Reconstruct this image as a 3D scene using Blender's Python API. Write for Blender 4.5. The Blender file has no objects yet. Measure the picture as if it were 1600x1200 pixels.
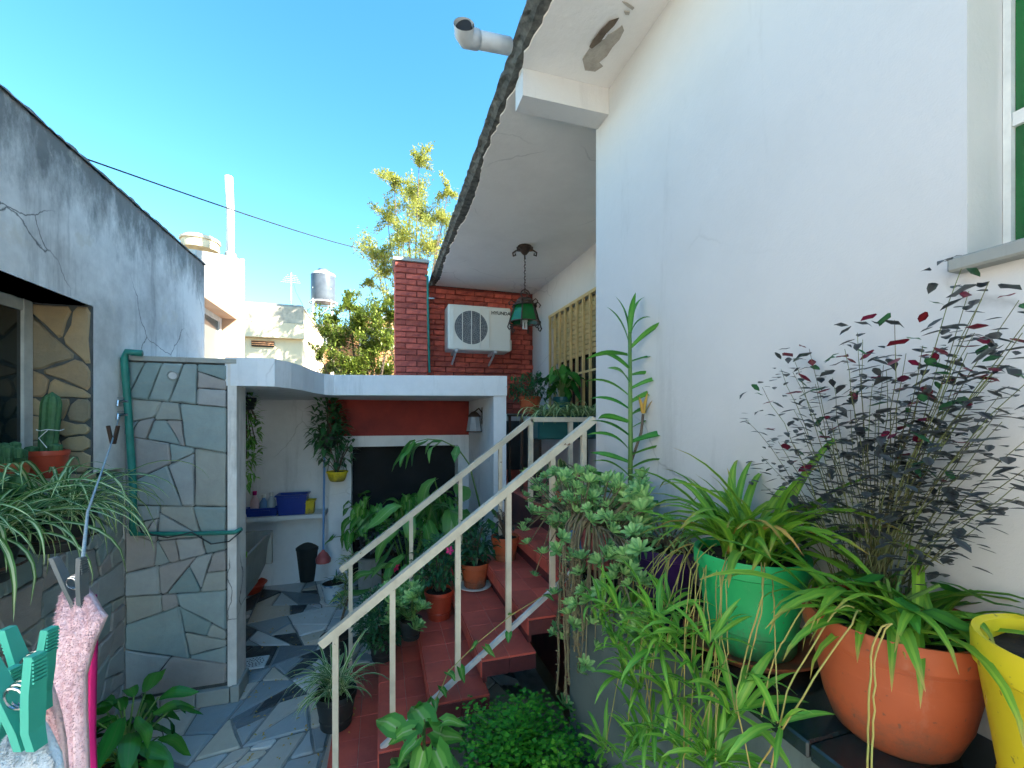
import bpy, math, random
from mathutils import Vector, Matrix
random.seed(7)
R = math.radians
# ------------------------------------------------------------------ camera / light / exposure
F = 680.0; CX = 800.0; HY = 655.0; CH = 1.883
YAW = math.atan((800 - 596) / F)
scn = bpy.context.scene
cam_d = bpy.data.cameras.new('camera'); cam = bpy.data.objects.new('camera', cam_d)
scn.collection.objects.link(cam); scn.camera = cam
cam.location = (0, 0, CH); cam.rotation_euler = (R(90), 0, -YAW)
cam_d.sensor_width = 36; cam_d.lens = 36 * F / 1600; cam_d.shift_y = (HY - 600) / 1600
cam_d.clip_start = 0.02; cam_d.clip_end = 2000
SUN_AZ = Vector((0.80, -0.60)); SUN_EL = R(37)
sv = Vector((SUN_AZ.x * math.cos(SUN_EL), SUN_AZ.y * math.cos(SUN_EL), math.sin(SUN_EL)))
w = bpy.data.worlds.new('World'); scn.world = w; w.use_nodes = True
wn = w.node_tree.nodes; wl = w.node_tree.links
sky = wn.new('ShaderNodeTexSky'); sky.sky_type = 'NISHITA'; sky.sun_disc = False
sky.sun_elevation = SUN_EL; sky.sun_rotation = math.atan2(SUN_AZ.x, SUN_AZ.y)
sky.air_density = 1.0; sky.dust_density = 0.2; sky.ozone_density = 1.0
bg = wn['Background']; bg.inputs['Strength'].default_value = 0.09
hs = wn.new('ShaderNodeHueSaturation'); hs.inputs['Hue'].default_value = .486; hs.inputs['Saturation'].default_value = 1.33
wl.new(sky.outputs[0], hs.inputs['Color']); wl.new(hs.outputs[0], bg.inputs['Color'])
sl = bpy.data.lights.new('sun', 'SUN'); sl.energy = 5.0; sl.angle = R(0.53); sl.color = (1, .93, .82)
so = bpy.data.objects.new('sun', sl); scn.collection.objects.link(so)
so.rotation_euler = (-sv).to_track_quat('-Z', 'Y').to_euler()
scn.view_settings.view_transform = 'Standard'; scn.view_settings.look = 'None'
scn.view_settings.exposure = 2.5; scn.view_settings.gamma = 1.0
scn.view_settings.use_curve_mapping = False
scn.render.engine = 'CYCLES'; scn.cycles.use_adaptive_sampling = True; scn.cycles.adaptive_threshold = .03; scn.cycles.max_bounces = 5; scn.cycles.diffuse_bounces = 4; scn.cycles.glossy_bounces = 2; scn.cycles.transmission_bounces = 3
# ------------------------------------------------------------------ pixel helpers (photo pixels -> metres)
RT = Vector((math.cos(YAW), -math.sin(YAW), 0)); FW = Vector((math.sin(YAW), math.cos(YAW), 0))
def ray(px, py): return FW + RT * ((px - CX) / F) + Vector((0, 0, (HY - py) / F))
def at(px, py, d): return Vector((0, 0, CH)) + ray(px, py) * d
def on(px, py, ax, v):
    r = ray(px, py); o = Vector((0, 0, CH)); return o + r * ((v - o[ax]) / r[ax])
# ------------------------------------------------------------------ mesh helpers
class MB:
    def __init__(s): s.v = []; s.f = []; s.u = []; s.t = []; s.r = []; s.round = False
    def add(s, vs, fs, u=None, t=None, r=.5):
        n = len(s.v); s.v += [tuple(p) for p in vs]; s.f += [tuple(i + n for i in f) for f in fs]
        k = len(vs); s.u += u or [0] * k; s.t += t or [0] * k; s.r += [r] * k
        return s
    def box(s, x0, x1, y0, y1, z0, z1):
        return s.add([(x, y, z) for z in (z0, z1) for y in (y0, y1) for x in (x0, x1)],
              [(0, 2, 3, 1), (4, 5, 7, 6), (0, 1, 5, 4), (2, 6, 7, 3), (0, 4, 6, 2), (1, 3, 7, 5)])
    def bbox(s, x0, x1, y0, y1, z0, z1, b=.006):      # chamfered box
        vs = []; 
        for z, i in ((z0, b), (z0 + b, 0), (z1 - b, 0), (z1, b)):
            vs += [(x0 + i + b*(i==0), y0 + i, z), (x1 - i - b*(i==0), y0 + i, z), (x1 - i, y0 + i + b*(i==0), z), (x1 - i, y1 - i - b*(i==0), z),
                   (x1 - i - b*(i==0), y1 - i, z), (x0 + i + b*(i==0), y1 - i, z), (x0 + i, y1 - i - b*(i==0), z), (x0 + i, y0 + i + b*(i==0), z)]
        fs = [tuple(range(7, -1, -1)), tuple(range(24, 32))]
        for k in range(3):
            for i in range(8):
                j = (i + 1) % 8; fs.append((8*k + i, 8*k + j, 8*k + 8 + j, 8*k + 8 + i))
        return s.add(vs, fs)
    def bar(s, a, b, wd, h, up=(0, 0, 1)):            # rectangular bar between two points
        a = Vector(a); b = Vector(b); d = (b - a).normalized(); up = Vector(up)
        sd = d.cross(up)
        if sd.length < 1e-4: sd = d.cross(Vector((0, 1, 0)))
        sd.normalize(); n = sd.cross(d)
        vs = [p + sd * x * wd / 2 + n * z * h / 2 for p in (a, b) for x, z in ((-1, -1), (1, -1), (1, 1), (-1, 1))]
        return s.add(vs, [(0, 1, 2, 3), (7, 6, 5, 4)] + [(i, i + 4, (i + 1) % 4 + 4, (i + 1) % 4) for i in range(4)])
    def tube(s, pts, rad, n=6, cap=True):
        pts = [Vector(p) for p in pts]; k = len(pts)
        if not hasattr(rad, '__len__'): rad = [rad] * k
        vs = []; side = None
        for i, p in enumerate(pts):
            d = (pts[min(i + 1, k - 1)] - pts[max(i - 1, 0)]).normalized()
            if side is None: side = d.cross(Vector((0.13, .2, 1)) if abs(d.z) < .9 else Vector((1, 0.1, 0)))
            side = (side - d * side.dot(d)).normalized(); n2 = d.cross(side)
            vs += [p + (side * math.cos(6.2832 * j / n) + n2 * math.sin(6.2832 * j / n)) * rad[i] for j in range(n)]
        fs = [(i*n + j, i*n + (j + 1) % n, (i + 1)*n + (j + 1) % n, (i + 1)*n + j) for i in range(k - 1) for j in range(n)]
        if cap: fs += [tuple(range(n - 1, -1, -1)), tuple(range((k - 1)*n, k*n))]
        return s.add(vs, fs)
    def lathe(s, prof, c=(0, 0, 0), n=28):
        s.round = True; k = len(prof); vs = [(c[0] + r * math.cos(6.2832*j/n), c[1] + r * math.sin(6.2832*j/n), c[2] + z) for r, z in prof for j in range(n)]
        return s.add(vs, [(i*n + j, i*n + (j + 1) % n, (i + 1)*n + (j + 1) % n, (i + 1)*n + j) for i in range(k - 1) for j in range(n)])
    def prism(s, poly, z0, z1):                       # plan polygon (ccw) extruded
        n = len(poly); vs = [(x, y, z0) for x, y in poly] + [(x, y, z1) for x, y in poly]
        return s.add(vs, [tuple(range(n - 1, -1, -1)), tuple(range(n, 2*n))] + [(i, (i + 1) % n, (i + 1) % n + n, i + n) for i in range(n)])
    def blade(s, path, wf, up=(0, 0, 1), fold=.25, back=0, r=.5):   # leaf blade along a path, 3 verts across
        path = [Vector(p) for p in path]; k = len(path); vs = []; u = []; t = []
        for i, p in enumerate(path):
            d = (path[min(i + 1, k - 1)] - path[max(i - 1, 0)]).normalized()
            sd = d.cross(Vector(up))
            if sd.length < 1e-3: sd = d.cross(Vector((0, 1, .2)))
            sd.normalize(); n = sd.cross(d); tt = i / (k - 1); h = wf(tt)
            bk = d * (-back * (1 - tt) ** 3)
            vs += [p - sd*h + n*h*fold + bk, p, p + sd*h + n*h*fold + bk]; u += [1, 0, 1]; t += [tt] * 3
        fs = []
        for i in range(k - 1):
            a = 3*i; fs += [(a, a + 1, a + 4, a + 3), (a + 1, a + 2, a + 5, a + 4)]
        return s.add(vs, fs, u, t, r)
    def mesh(s, name, mat, smooth=False):
        me = bpy.data.meshes.new(name); me.from_pydata(s.v, [], s.f); me.materials.append(mat)
        if any(s.u) or any(s.t):
            for nm, dat in (('u', s.u), ('t', s.t), ('r', s.r)):
                a = me.attributes.new(nm, 'FLOAT', 'POINT'); a.data.foreach_set('value', dat)
        if smooth or s.round:
            me.polygons.foreach_set('use_smooth', [True] * len(me.polygons))
            if s.round: me.set_sharp_from_angle(angle=R(38))
        me.update(); return me
    def build(s, name, mat, parent=None, loc=None, smooth=False, world=True):
        return obj(name, s.mesh(name, mat, smooth), parent, loc, world)
COL = scn.collection
def wloc(o):
    v = Vector((0, 0, 0))
    while o: v += o.location; o = o.parent
    return v
def obj(name, me, parent=None, loc=None, world=True):
    o = bpy.data.objects.new(name, me); COL.objects.link(o); o.parent = parent
    l = Vector(loc) if loc is not None else Vector((0, 0, 0))
    if parent and world: l = l - wloc(parent)
    o.location = l; return o
def tag(o, label=None, cat=None, group=None, kind=None):
    for k, v in (('label', label), ('category', cat), ('group', group), ('kind', kind)):
        if v: o[k] = v
    return o
def thing(name, label, cat, loc=(0, 0, 0), group=None):
    o = bpy.data.objects.new(name, None); COL.objects.link(o); o.location = loc; o.empty_display_size = .1
    return tag(o, label, cat, group)
def rnd(a, b): return random.uniform(a, b)
# ------------------------------------------------------------------ materials
MATS = {}
class NT:
    def __init__(s, name):
        s.m = bpy.data.materials.new(name); s.m.use_nodes = True; s.n = s.m.node_tree.nodes; s.l = s.m.node_tree.links
        s.p = s.n['Principled BSDF']; s.out = s.n['Material Output']; MATS[name] = s.m
        s.tc = s.n.new('ShaderNodeTexCoord').outputs['Object']
    def noise(s, scale, detail=4, rough=.6, vec=None, dist=0):
        x = s.n.new('ShaderNodeTexNoise'); x.inputs['Scale'].default_value = scale; x.inputs['Detail'].default_value = detail
        x.inputs['Roughness'].default_value = rough; x.inputs['Distortion'].default_value = dist
        s.l.new(vec or s.tc, x.inputs['Vector']); return x.outputs['Fac']
    def ramp(s, fac, stops):
        x = s.n.new('ShaderNodeValToRGB'); e = x.color_ramp.elements
        while len(e) < len(stops): e.new(.5)
        for a, (p, c) in zip(e, stops): a.position = p; a.color = (*c, 1) if hasattr(c, '__len__') else (c, c, c, 1)
        s.l.new(fac, x.inputs[0]); return x.outputs[0]
    def mix(s, fac, a, b, mode='MIX'):
        x = s.n.new('ShaderNodeMix'); x.data_type = 'RGBA'; x.blend_type = mode
        for v, i in ((fac, 0), (a, 6), (b, 7)):
            if hasattr(v, 'links'): s.l.new(v, x.inputs[i])
            else: x.inputs[i].default_value = v if i == 0 else (*v, 1)
        return x.outputs[2]
    def math(s, op, a, b=0.0):
        x = s.n.new('ShaderNodeMath'); x.operation = op
        for i, v in enumerate((a, b)):
            if hasattr(v, 'links'): s.l.new(v, x.inputs[i])
            else: x.inputs[i].default_value = v
        return x.outputs[0]
    def mapv(s, sc):
        x = s.n.new('ShaderNodeMapping'); x.inputs['Scale'].default_value = sc; s.l.new(s.tc, x.inputs[0]); return x.outputs[0]
    def attr(s, nm):
        x = s.n.new('ShaderNodeAttribute'); x.attribute_name = nm; return x.outputs['Fac']
    def rand(s): return s.n.new('ShaderNodeObjectInfo').outputs['Random']
    def bump(s, h, st=.3, dist=.01):
        x = s.n.new('ShaderNodeBump'); x.inputs['Strength'].default_value = st; x.inputs['Distance'].default_value = dist
        s.l.new(h, x.inputs['Height']); s.l.new(x.outputs[0], s.p.inputs['Normal'])
    def done(s, col, rough=.7, metal=0, spec=.4):
        if hasattr(col, 'links'): s.l.new(col, s.p.inputs['Base Color'])
        else: s.p.inputs['Base Color'].default_value = (*col, 1)
        if hasattr(rough, 'links'): s.l.new(rough, s.p.inputs['Roughness'])
        else: s.p.inputs['Roughness'].default_value = rough
        s.p.inputs['Metallic'].default_value = metal; s.p.inputs['Specular IOR Level'].default_value = spec
        return s.m
def M(name, c1, c2=None, scale=6, rough=.6, bump=.15, bscale=60, vary=0, metal=0, spec=.4, lo=.35, hi=.7):
    if name in MATS: return MATS[name]
    t = NT(name); c2 = c2 or tuple(x * .75 for x in c1)
    col = t.mix(t.ramp(t.noise(scale), [(lo, 0.), (hi, 1.)]), c1, c2)
    if vary:
        v = t.math('ADD', t.math('MULTIPLY', t.rand(), 2 * vary), 1 - vary)
        h = t.n.new('ShaderNodeHueSaturation'); t.l.new(col, h.inputs['Color']); t.l.new(v, h.inputs['Value']); col = h.outputs[0]
    if bump: t.bump(t.noise(bscale, 4), bump, .004)
    return t.done(col, rough, metal, spec)
def plaster(name, base, dirt, amount=.5, crack=.5, rough=.85, streak=True, mould=None, vscale=1.5):
    t = NT(name)
    n1 = t.noise(1.7, 6, .7); n2 = t.noise(1.0, 6, .72, t.mapv((5, 5, .7)))
    d = t.math('MULTIPLY', t.ramp(n1, [(.42, 0.), (.75, 1.)]), amount)
    col = t.mix(d, base, dirt)
    if streak: col = t.mix(t.math('MULTIPLY', t.ramp(n2, [(.55, 0.), (.8, 1.)]), amount), col, tuple(x * .45 for x in dirt))
    if mould:
        sx = t.n.new('ShaderNodeSeparateXYZ'); t.l.new(t.tc, sx.inputs[0])
        hz = t.math('ADD', t.math('MULTIPLY', t.math('SUBTRACT', sx.outputs[2], mould), 1.1), t.noise(7, 6, .75, t.mapv((1, 1, .45))))
        col = t.mix(t.math('MULTIPLY', t.ramp(hz, [(.62, 0.), (.95, 1.)]), .8), col, (.10, .105, .10))
        col = t.mix(t.ramp(t.noise(3.2, 5, .65), [(.6, 0.), (.66, .55)]), col, (.62, .56, .47))
    if crack:
        wv = t.n.new('ShaderNodeMix'); wv.data_type = 'VECTOR'; wv.inputs[0].default_value = .22
        nz = t.n.new('ShaderNodeTexNoise'); nz.inputs['Scale'].default_value = 2.2; nz.inputs['Detail'].default_value = 6
        t.l.new(t.tc, nz.inputs['Vector']); t.l.new(t.tc, wv.inputs[4]); t.l.new(nz.outputs['Color'], wv.inputs[5])
        v = t.n.new('ShaderNodeTexVoronoi'); v.feature = 'DISTANCE_TO_EDGE'; v.inputs['Scale'].default_value = vscale
        t.l.new(wv.outputs[1], v.inputs['Vector'])
        ck = t.math('MULTIPLY', t.ramp(v.outputs['Distance'], [(0.0, 1.), (.007, 0.)]), t.ramp(t.noise(.9, 2), [(.5, 0.), (.56, 1.)]))
        col = t.mix(t.math('MULTIPLY', ck, crack), col, (.08, .075, .07))
    t.bump(t.noise(22, 5, .7), .35, .006)
    return t.done(col, rough, 0, .25)
def potm(name, c1, rough=.42):
    t = NT(name); c2 = tuple(x*.78 for x in c1)
    col = t.mix(t.ramp(t.noise(5), [(.35, 0.), (.7, 1.)]), c1, c2)
    col = t.mix(t.ramp(t.noise(9, 6, .75, t.mapv((1, 1, .5))), [(.56, 0.), (.85, .3)]), col, (.5, .45, .38))
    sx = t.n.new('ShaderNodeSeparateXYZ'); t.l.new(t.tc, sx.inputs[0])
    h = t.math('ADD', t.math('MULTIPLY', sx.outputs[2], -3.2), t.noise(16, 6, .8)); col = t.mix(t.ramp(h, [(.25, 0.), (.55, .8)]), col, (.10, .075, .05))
    col = t.mix(t.ramp(t.noise(70, 2), [(.68, 0.), (.72, .6)]), col, (.09, .07, .05))
    t.bump(t.noise(40, 4), .12, .003); return t.done(col, t.ramp(t.noise(12), [(.3, rough), (.8, rough + .3)]), 0, .4)
def leafm(name, mid, edge=None, tip=None, split=.45, rough=.42, vary=.3, vein=None, trans=.28):
    t = NT(name); edge = edge or mid
    col = t.mix(t.ramp(t.attr('u'), [(split - .06, 0.), (split + .06, 1.)]), mid, edge)
    if vein: col = t.mix(t.ramp(t.attr('u'), [(0.0, 1.), (.14, 0.)]), col, vein)
    if tip: col = t.mix(t.ramp(t.attr('t'), [(.82, 0.), (1.0, 1.)]), col, tip)
    rr = t.math('ADD', t.math('MULTIPLY', t.rand(), .6), t.math('MULTIPLY', t.attr('r'), .8))   # ~0..1.4
    h = t.n.new('ShaderNodeHueSaturation'); t.l.new(col, h.inputs['Color'])
    t.l.new(t.math('ADD', t.math('MULTIPLY', rr, 2 * vary), 1 - 1.3 * vary), h.inputs['Value'])
    t.l.new(t.math('ADD', t.math('MULTIPLY', rr, -.05), .535), h.inputs['Hue'])
    col = h.outputs[0]
    t.done(col, rough, 0, .45)
    tr = t.n.new('ShaderNodeBsdfTranslucent'); t.l.new(col, tr.inputs['Color'])
    mx = t.n.new('ShaderNodeMixShader'); mx.inputs[0].default_value = trans
    t.l.new(t.p.outputs[0], mx.inputs[1]); t.l.new(tr.outputs[0], mx.inputs[2]); t.l.new(mx.outputs[0], t.out.inputs['Surface'])
    return t.m
m_white = plaster('white_plaster', (.62, .61, .595), (.50, .49, .47), .35, .3, streak=True)
m_old = plaster('weathered_plaster', (.82, .78, .73), (.46, .43, .40), 1.0, 1.0, mould=2.82, vscale=2.2)
m_soff = plaster('soffit_plaster', (.82, .79, .75), (.60, .57, .53), .4, .25, streak=False)
m_slab = plaster('slab_paint', (.80, .82, .84), (.50, .52, .54), .45, .3)
m_cream = plaster('cream_plaster', (.74, .62, .42), (.6, .5, .34), .4, .2)
m_greywall = plaster('grey_green_paint', (.12, .165, .165), (.06, .085, .085), .6, .2)
m_conc = plaster('raw_concrete', (.36, .37, .34), (.2, .21, .2), .6, .2)
m_roofedge = M('mossy_concrete', (.15, .15, .135), (.03, .035, .033), 22, .95, .9, 40)
m_stone = None
def stonem(name, cols, rough=.6, k=.75):
    t = NT(name)
    c = t.ramp(t.rand(), [(i / len(cols), x) for i, x in enumerate(cols)])
    c.node.color_ramp.interpolation = 'CONSTANT'
    n = t.noise(5, 6, .7, None, .6)
    c = t.mix(t.ramp(n, [(.3, 0.), (.75, k)]), c, t.mix(.5, c, (.10, .11, .11)))
    c = t.mix(t.ramp(t.noise(9, 5, .6, t.mapv((1, 1, 3))), [(.55, 0.), (.85, .5)]), c, (.42, .36, .27))
    t.bump(t.noise(14, 8, .7), .55, .012); return t.done(c, rough, 0, .4)
m_slate = stonem('slate_cladding', [(.30, .35, .34), (.38, .40, .39), (.27, .34, .33), (.40, .40, .39), (.24, .32, .31), (.36, .33, .31), (.30, .37, .36), (.36, .37, .33)])
m_brown = stonem('brown_slate', [(.34, .24, .13), (.38, .29, .16), (.27, .22, .14), (.42, .30, .16)])
m_pave = stonem('paving_stone_mix', [(.68, .69, .67), (.04, .05, .06), (.64, .57, .46), (.30, .36, .39), (.74, .73, .70), (.03, .035, .04), (.40, .45, .47), (.56, .53, .47), (.50, .54, .55), (.16, .2, .23)], .4, .35)
m_mortar = M('mortar', (.30, .31, .30), (.17, .18, .17), 12, .95, .5, 50)
m_darkmortar = M('dark_mortar', (.10, .11, .11), (.05, .055, .055), 12, .95, .5, 50)
m_brick = M('red_painted_brick', (.56, .115, .075), (.30, .055, .045), 11, .75, .7, 45, .28, lo=.42, hi=.75)
m_brickmortar = M('red_mortar', (.30, .06, .045), (.12, .03, .025), 10, .9, .6, 50)
m_redpaint = M('red_paint', (.36, .04, .028), (.20, .022, .02), 3, .7, .25, 25)
m_tile = M('red_floor_tile', (.62, .12, .085), (.42, .08, .06), 5, .38, .15, 30, .12)
m_grout = M('pale_grout', (.42, .30, .26), (.26, .15, .13), 20, .9, .3)
m_maroon = M('maroon_side', (.13, .03, .032), (.07, .018, .02), 7, .6, .2)
m_dark = M('dark_recess', (.02, .022, .024), (.012, .013, .014), 4, .9, .3)
m_cream_metal = M('cream_painted_steel', (.66, .57, .42), (.50, .42, .30), 9, .45, .2, 30, lo=.5, hi=.85)
t_ = NT('chipped_cream'); cc = t_.mix(t_.ramp(t_.noise(9), [(.45, 0.), (.8, 1.)]), (.68, .60, .46), (.50, .42, .31))
cc = t_.mix(t_.ramp(t_.noise(26, 5, .7), [(.66, 0.), (.69, 1.)]), cc, (.20, .10, .05)); t_.bump(t_.noise(30, 4), .3, .003); m_cream_metal = t_.done(cc, .5)
m_gold = M('golden_steel', (.62, .45, .20), (.5, .36, .16), 9, .45, .15)
m_rail_low = M('grey_steel', (.62, .62, .62), (.42, .42, .42), 9, .4, .1)
m_grn_pipe = M('green_pipe', (.02, .22, .17), (.012, .13, .10), 8, .45, .1)
m_pvc = M('grey_pvc', (.62, .64, .64), (.42, .44, .46), 6, .45, .05)
m_iron = M('wrought_iron', (.035, .025, .02), (.07, .035, .02), 15, .6, .3)
m_glassdark = M('dark_glass', (.012, .022, .022), (.01, .015, .015), 3, .06, 0, spec=.6)
m_greenglass = M('green_glass', (.01, .14, .03), (.006, .08, .02), 3, .1, 0, spec=.6)
m_frame = M('window_paint', (.55, .58, .56), (.42, .45, .44), 10, .5, .1)
m_wframe = M('white_window_paint', (.72, .74, .72), (.55, .57, .56), 14, .5, .2)
m_acw = M('ac_casing', (.74, .71, .64), (.70, .67, .60), 3, .4, 0)
m_acg = M('ac_fan_grey', (.16, .17, .18), (.10, .11, .12), 30, .5, .2)
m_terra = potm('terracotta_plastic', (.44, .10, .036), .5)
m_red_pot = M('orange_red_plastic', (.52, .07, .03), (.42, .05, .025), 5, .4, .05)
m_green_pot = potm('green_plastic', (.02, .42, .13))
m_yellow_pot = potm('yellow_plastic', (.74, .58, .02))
m_purple_pot = M('purple_plastic', (.07, .025, .15), (.04, .015, .09), 3, .4, .05)
m_teal_pot = M('teal_plastic', (.02, .12, .12), (.012, .08, .08), 3, .4, .05)
m_black_pot = M('black_plastic', (.025, .03, .03), (.015, .018, .018), 3, .5, .05)
m_pink_pot = M('pink_plastic', (.48, .12, .12), (.38, .09, .09), 3, .45, .05)
m_blue_pot = M('blue_plastic', (.16, .33, .62), (.1, .24, .5), 3, .4, .05)
m_cer = M('glazed_ceramic', (.46, .56, .62), (.10, .20, .33), 9, .2, 0, lo=.52, hi=.6)
m_soil = M('potting_soil', (.035, .024, .017), (.015, .011, .008), 30, .95, .9, 60)
m_ledge = M('black_granite', (.012, .022, .024), (.03, .045, .045), 22, .16, .12, 9, spec=.6, lo=.5, hi=.8)
m_stem = M('green_stem', (.13, .24, .05), (.08, .16, .04), 10, .5, .1)
m_runner = M('straw_runner', (.30, .36, .09), (.46, .28, .08), 9, .5, .1)
m_wood = M('grey_bark', (.16, .12, .085), (.08, .06, .045), 20, .9, .5)
m_tail = M('succulent_stem', (.20, .19, .10), (.12, .085, .055), 18, .7, .4)
m_rope = M('grey_rope', (.34, .42, .46), (.22, .29, .33), 90, .8, .6, 220)
m_peg = M('teal_peg_plastic', (.05, .40, .30), (.04, .33, .25), 6, .35, .05)
m_pegdark = M('grey_peg_plastic', (.11, .13, .14), (.07, .085, .09), 6, .45, .05)
m_steel = M('spring_steel', (.5, .52, .53), (.35, .36, .37), 30, .25, 0, metal=1)
m_pink = M('pink_terry', (.80, .58, .60), (.74, .50, .53), 12, .95, .9, 160)
m_whitecloth = M('white_terry', (.74, .76, .78), (.64, .68, .7), 12, .95, .9, 160)
m_mag = M('magenta_cloth', (.62, .01, .19), (.5, .008, .15), 6, .8, .2)
m_blue = M('blue_plastic_tub', (.02, .06, .36), (.015, .04, .25), 4, .35, .05)
m_pot2 = m_terra
m_tank = M('grey_tank', (.10, .12, .14), (.06, .07, .085), 4, .3, .02)
m_orange = plaster('orange_render', (.52, .26, .13), (.36, .2, .12), .5, .1)
l_spider = leafm('spider_variegated', (.66, .72, .40), (.10, .24, .045), None, .42)
l_spiderw = leafm('spider_white_edge', (.10, .25, .05), (.62, .68, .42), None, .62)
l_spiderg = leafm('spider_green', (.25, .46, .045), (.14, .34, .03), (.46, .30, .08), .3, .5)
l_plantlet = leafm('plantlet_green', (.26, .50, .07), (.15, .40, .045), None, .3)
l_yellow = leafm('dry_leaf', (.60, .42, .08), (.5, .30, .07), (.3, .14, .05))
l_drac = leafm('dracaena_leaf', (.09, .32, .04), (.06, .24, .035), None, .4)
l_syng = leafm('syngonium_leaf', (.16, .42, .07), (.07, .27, .035), None, .5, vein=(.40, .52, .26))
l_lily = leafm('peace_lily_leaf', (.045, .23, .03), (.035, .18, .025), None, .5, .25, vein=(.07, .23, .04))
l_philo = leafm('philodendron_leaf', (.14, .36, .07), (.10, .29, .06), None, .5, .3, vein=(.3, .48, .2))
l_dark = leafm('dark_green_leaf', (.045, .16, .06), (.035, .13, .055), None, .5, .35)
l_purple = leafm('purple_leaf', (.058, .062, .068), (.07, .085, .085), None, .5, .35, .45)
l_wine = leafm('wine_leaf', (.20, .012, .03), (.14, .01, .03), None, .5, .35)
l_succ = leafm('succulent_leaf', (.30, .55, .20), (.20, .44, .15), (.42, .55, .25), .55, .5)
l_fern = leafm('maidenhair_leaf', (.10, .40, .025), (.07, .32, .02), None, .5, .5, .4)
l_tree = leafm('tree_leaf', (.34, .36, .09), (.26, .31, .07), None, .5, .45, .5)
l_bush = leafm('bush_leaf', (.28, .32, .05), (.20, .27, .045), None, .5, .4, .5)
l_flower = leafm('pink_petal', (.75, .04, .16), (.7, .03, .13), None, .5, .6, .2)
l_var2 = leafm('cream_edged_leaf', (.08, .20, .05), (.50, .52, .25), None, .6, .4)
m_cactus = M('cactus_skin', (.06, .16, .06), (.03, .09, .035), 25, .6, .6, 60)
# ------------------------------------------------------------------ polygon stones
def clip(poly, a, b, c):        # keep a*x+b*y<=c
    out = []
    for i, p in enumerate(poly):
        q = poly[(i + 1) % len(poly)]; dp = a*p[0] + b*p[1] - c; dq = a*q[0] + b*q[1] - c
        if dp <= 0: out.append(p)
        if dp * dq < 0: s_ = dp / (dp - dq); out.append((p[0] + (q[0] - p[0])*s_, p[1] + (q[1] - p[1])*s_))
    return out
def area(p): return sum(p[k][0]*p[(k+1) % len(p)][1] - p[(k+1) % len(p)][0]*p[k][1] for k in range(len(p))) / 2
def inset(p, g):
    out = list(p); n = len(p)
    for k in range(n):
        (x0, y0), (x1, y1) = p[k], p[(k + 1) % n]; L = math.hypot(x1 - x0, y1 - y0)
        if L < 1e-5: continue
        a, b = (y1 - y0) / L, -(x1 - x0) / L; out = clip(out, a, b, a*x0 + b*y0 - g)
        if len(out) < 3: return []
    return out
def compact(p): return area(p) / sum(math.hypot(p[k][0] - p[k-1][0], p[k][1] - p[k-1][1]) for k in range(len(p)))**2
def blunt(p, f):
    out = []
    for k in range(len(p)):
        a, b, c = p[k - 1], p[k], p[(k + 1) % len(p)]
        for q in (a, c): L = math.hypot(q[0] - b[0], q[1] - b[1]); g = min(f, .3*L) / max(L, 1e-6)*rnd(.5, 1.2); out.append((b[0] + (q[0] - b[0])*g, b[1] + (q[1] - b[1])*g))
    return out
def shards(rect, amin, amax, gap, aspect=1.0, round_=.03, cmin=.043, spread=.34):
    x0, x1, y0, y1 = rect; todo = [[(x0, y0), (x1, y0), (x1, y1), (x0, y1)]]; res = []
    while todo:
        p = todo.pop(); ar = area(p)
        if ar < amin * (1 + random.random()**2.2 * (amax/amin - 1)):
            q = inset(p, gap*rnd(.7, 1.4))
            if len(q) > 2 and area(q) > amin*.12:
                if round_: q = blunt(q, round_)
                res.append((q, area(q)))
            continue
        xs_ = [v[0] for v in p]; ys_ = [v[1] for v in p]; wx, wy = max(xs_) - min(xs_), max(ys_) - min(ys_)
        base = 0 if wx > wy*aspect else math.pi/2
        for tr in range(40):
            th = base + random.gauss(0, spread); a, b = math.cos(th), math.sin(th)
            pr = [a*v[0] + b*v[1] for v in p]; c = min(pr) + (max(pr) - min(pr))*rnd(.28, .72)
            qs = [q for q in (clip(p, a, b, c), clip(p, -a, -b, -c)) if len(q) > 2 and area(q) > 1e-4]
            if len(qs) == 2 and min(compact(q) for q in qs) > cmin and min(len(q) for q in qs) > 3: break
        todo += qs
    return res
def stones(poly_list, frame, parent, mat, th, name='stone', jit=.012, tilt=.006):
    O, U, V, N = [Vector(x) for x in frame]
    for poly, ar in poly_list:
        pts = []
        for i, p in enumerate(poly):
            q = poly[(i + 1) % len(poly)]; L = math.hypot(q[0] - p[0], q[1] - p[1]); pts.append(p)
            if L > .09:
                k = rnd(.35, .65); nx, ny = -(q[1] - p[1]) / L, (q[0] - p[0]) / L; j = rnd(0, jit)
                pts.append((p[0] + (q[0] - p[0])*k + nx*j, p[1] + (q[1] - p[1])*k + ny*j))
        n = len(pts); cx = sum(p[0] for p in pts) / n; cy = sum(p[1] for p in pts) / n
        h = th * rnd(.75, 1.15); ta, tb = rnd(-tilt, tilt) * 6, rnd(-tilt, tilt) * 6
        def W(x, y, z): return U*x + V*y + N*(z + (x*ta + y*tb if z > 0 else 0))
        b = min(.008, math.sqrt(ar) * .05); vs = []
        for sc, z in ((1, 0), (1, h - b), (1 - b / max(.02, math.sqrt(ar) * .5), h)):
            vs += [W((x - cx)*sc, (y - cy)*sc, z) for x, y in pts]
        fs = [tuple(range(2*n, 3*n))] + [(k*n + i, k*n + (i + 1) % n, k*n + n + (i + 1) % n, k*n + n + i) for k in (0, 1) for i in range(n)]
        MB().add(vs, fs).build(name, mat, parent, O + U*cx + V*cy)
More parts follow.
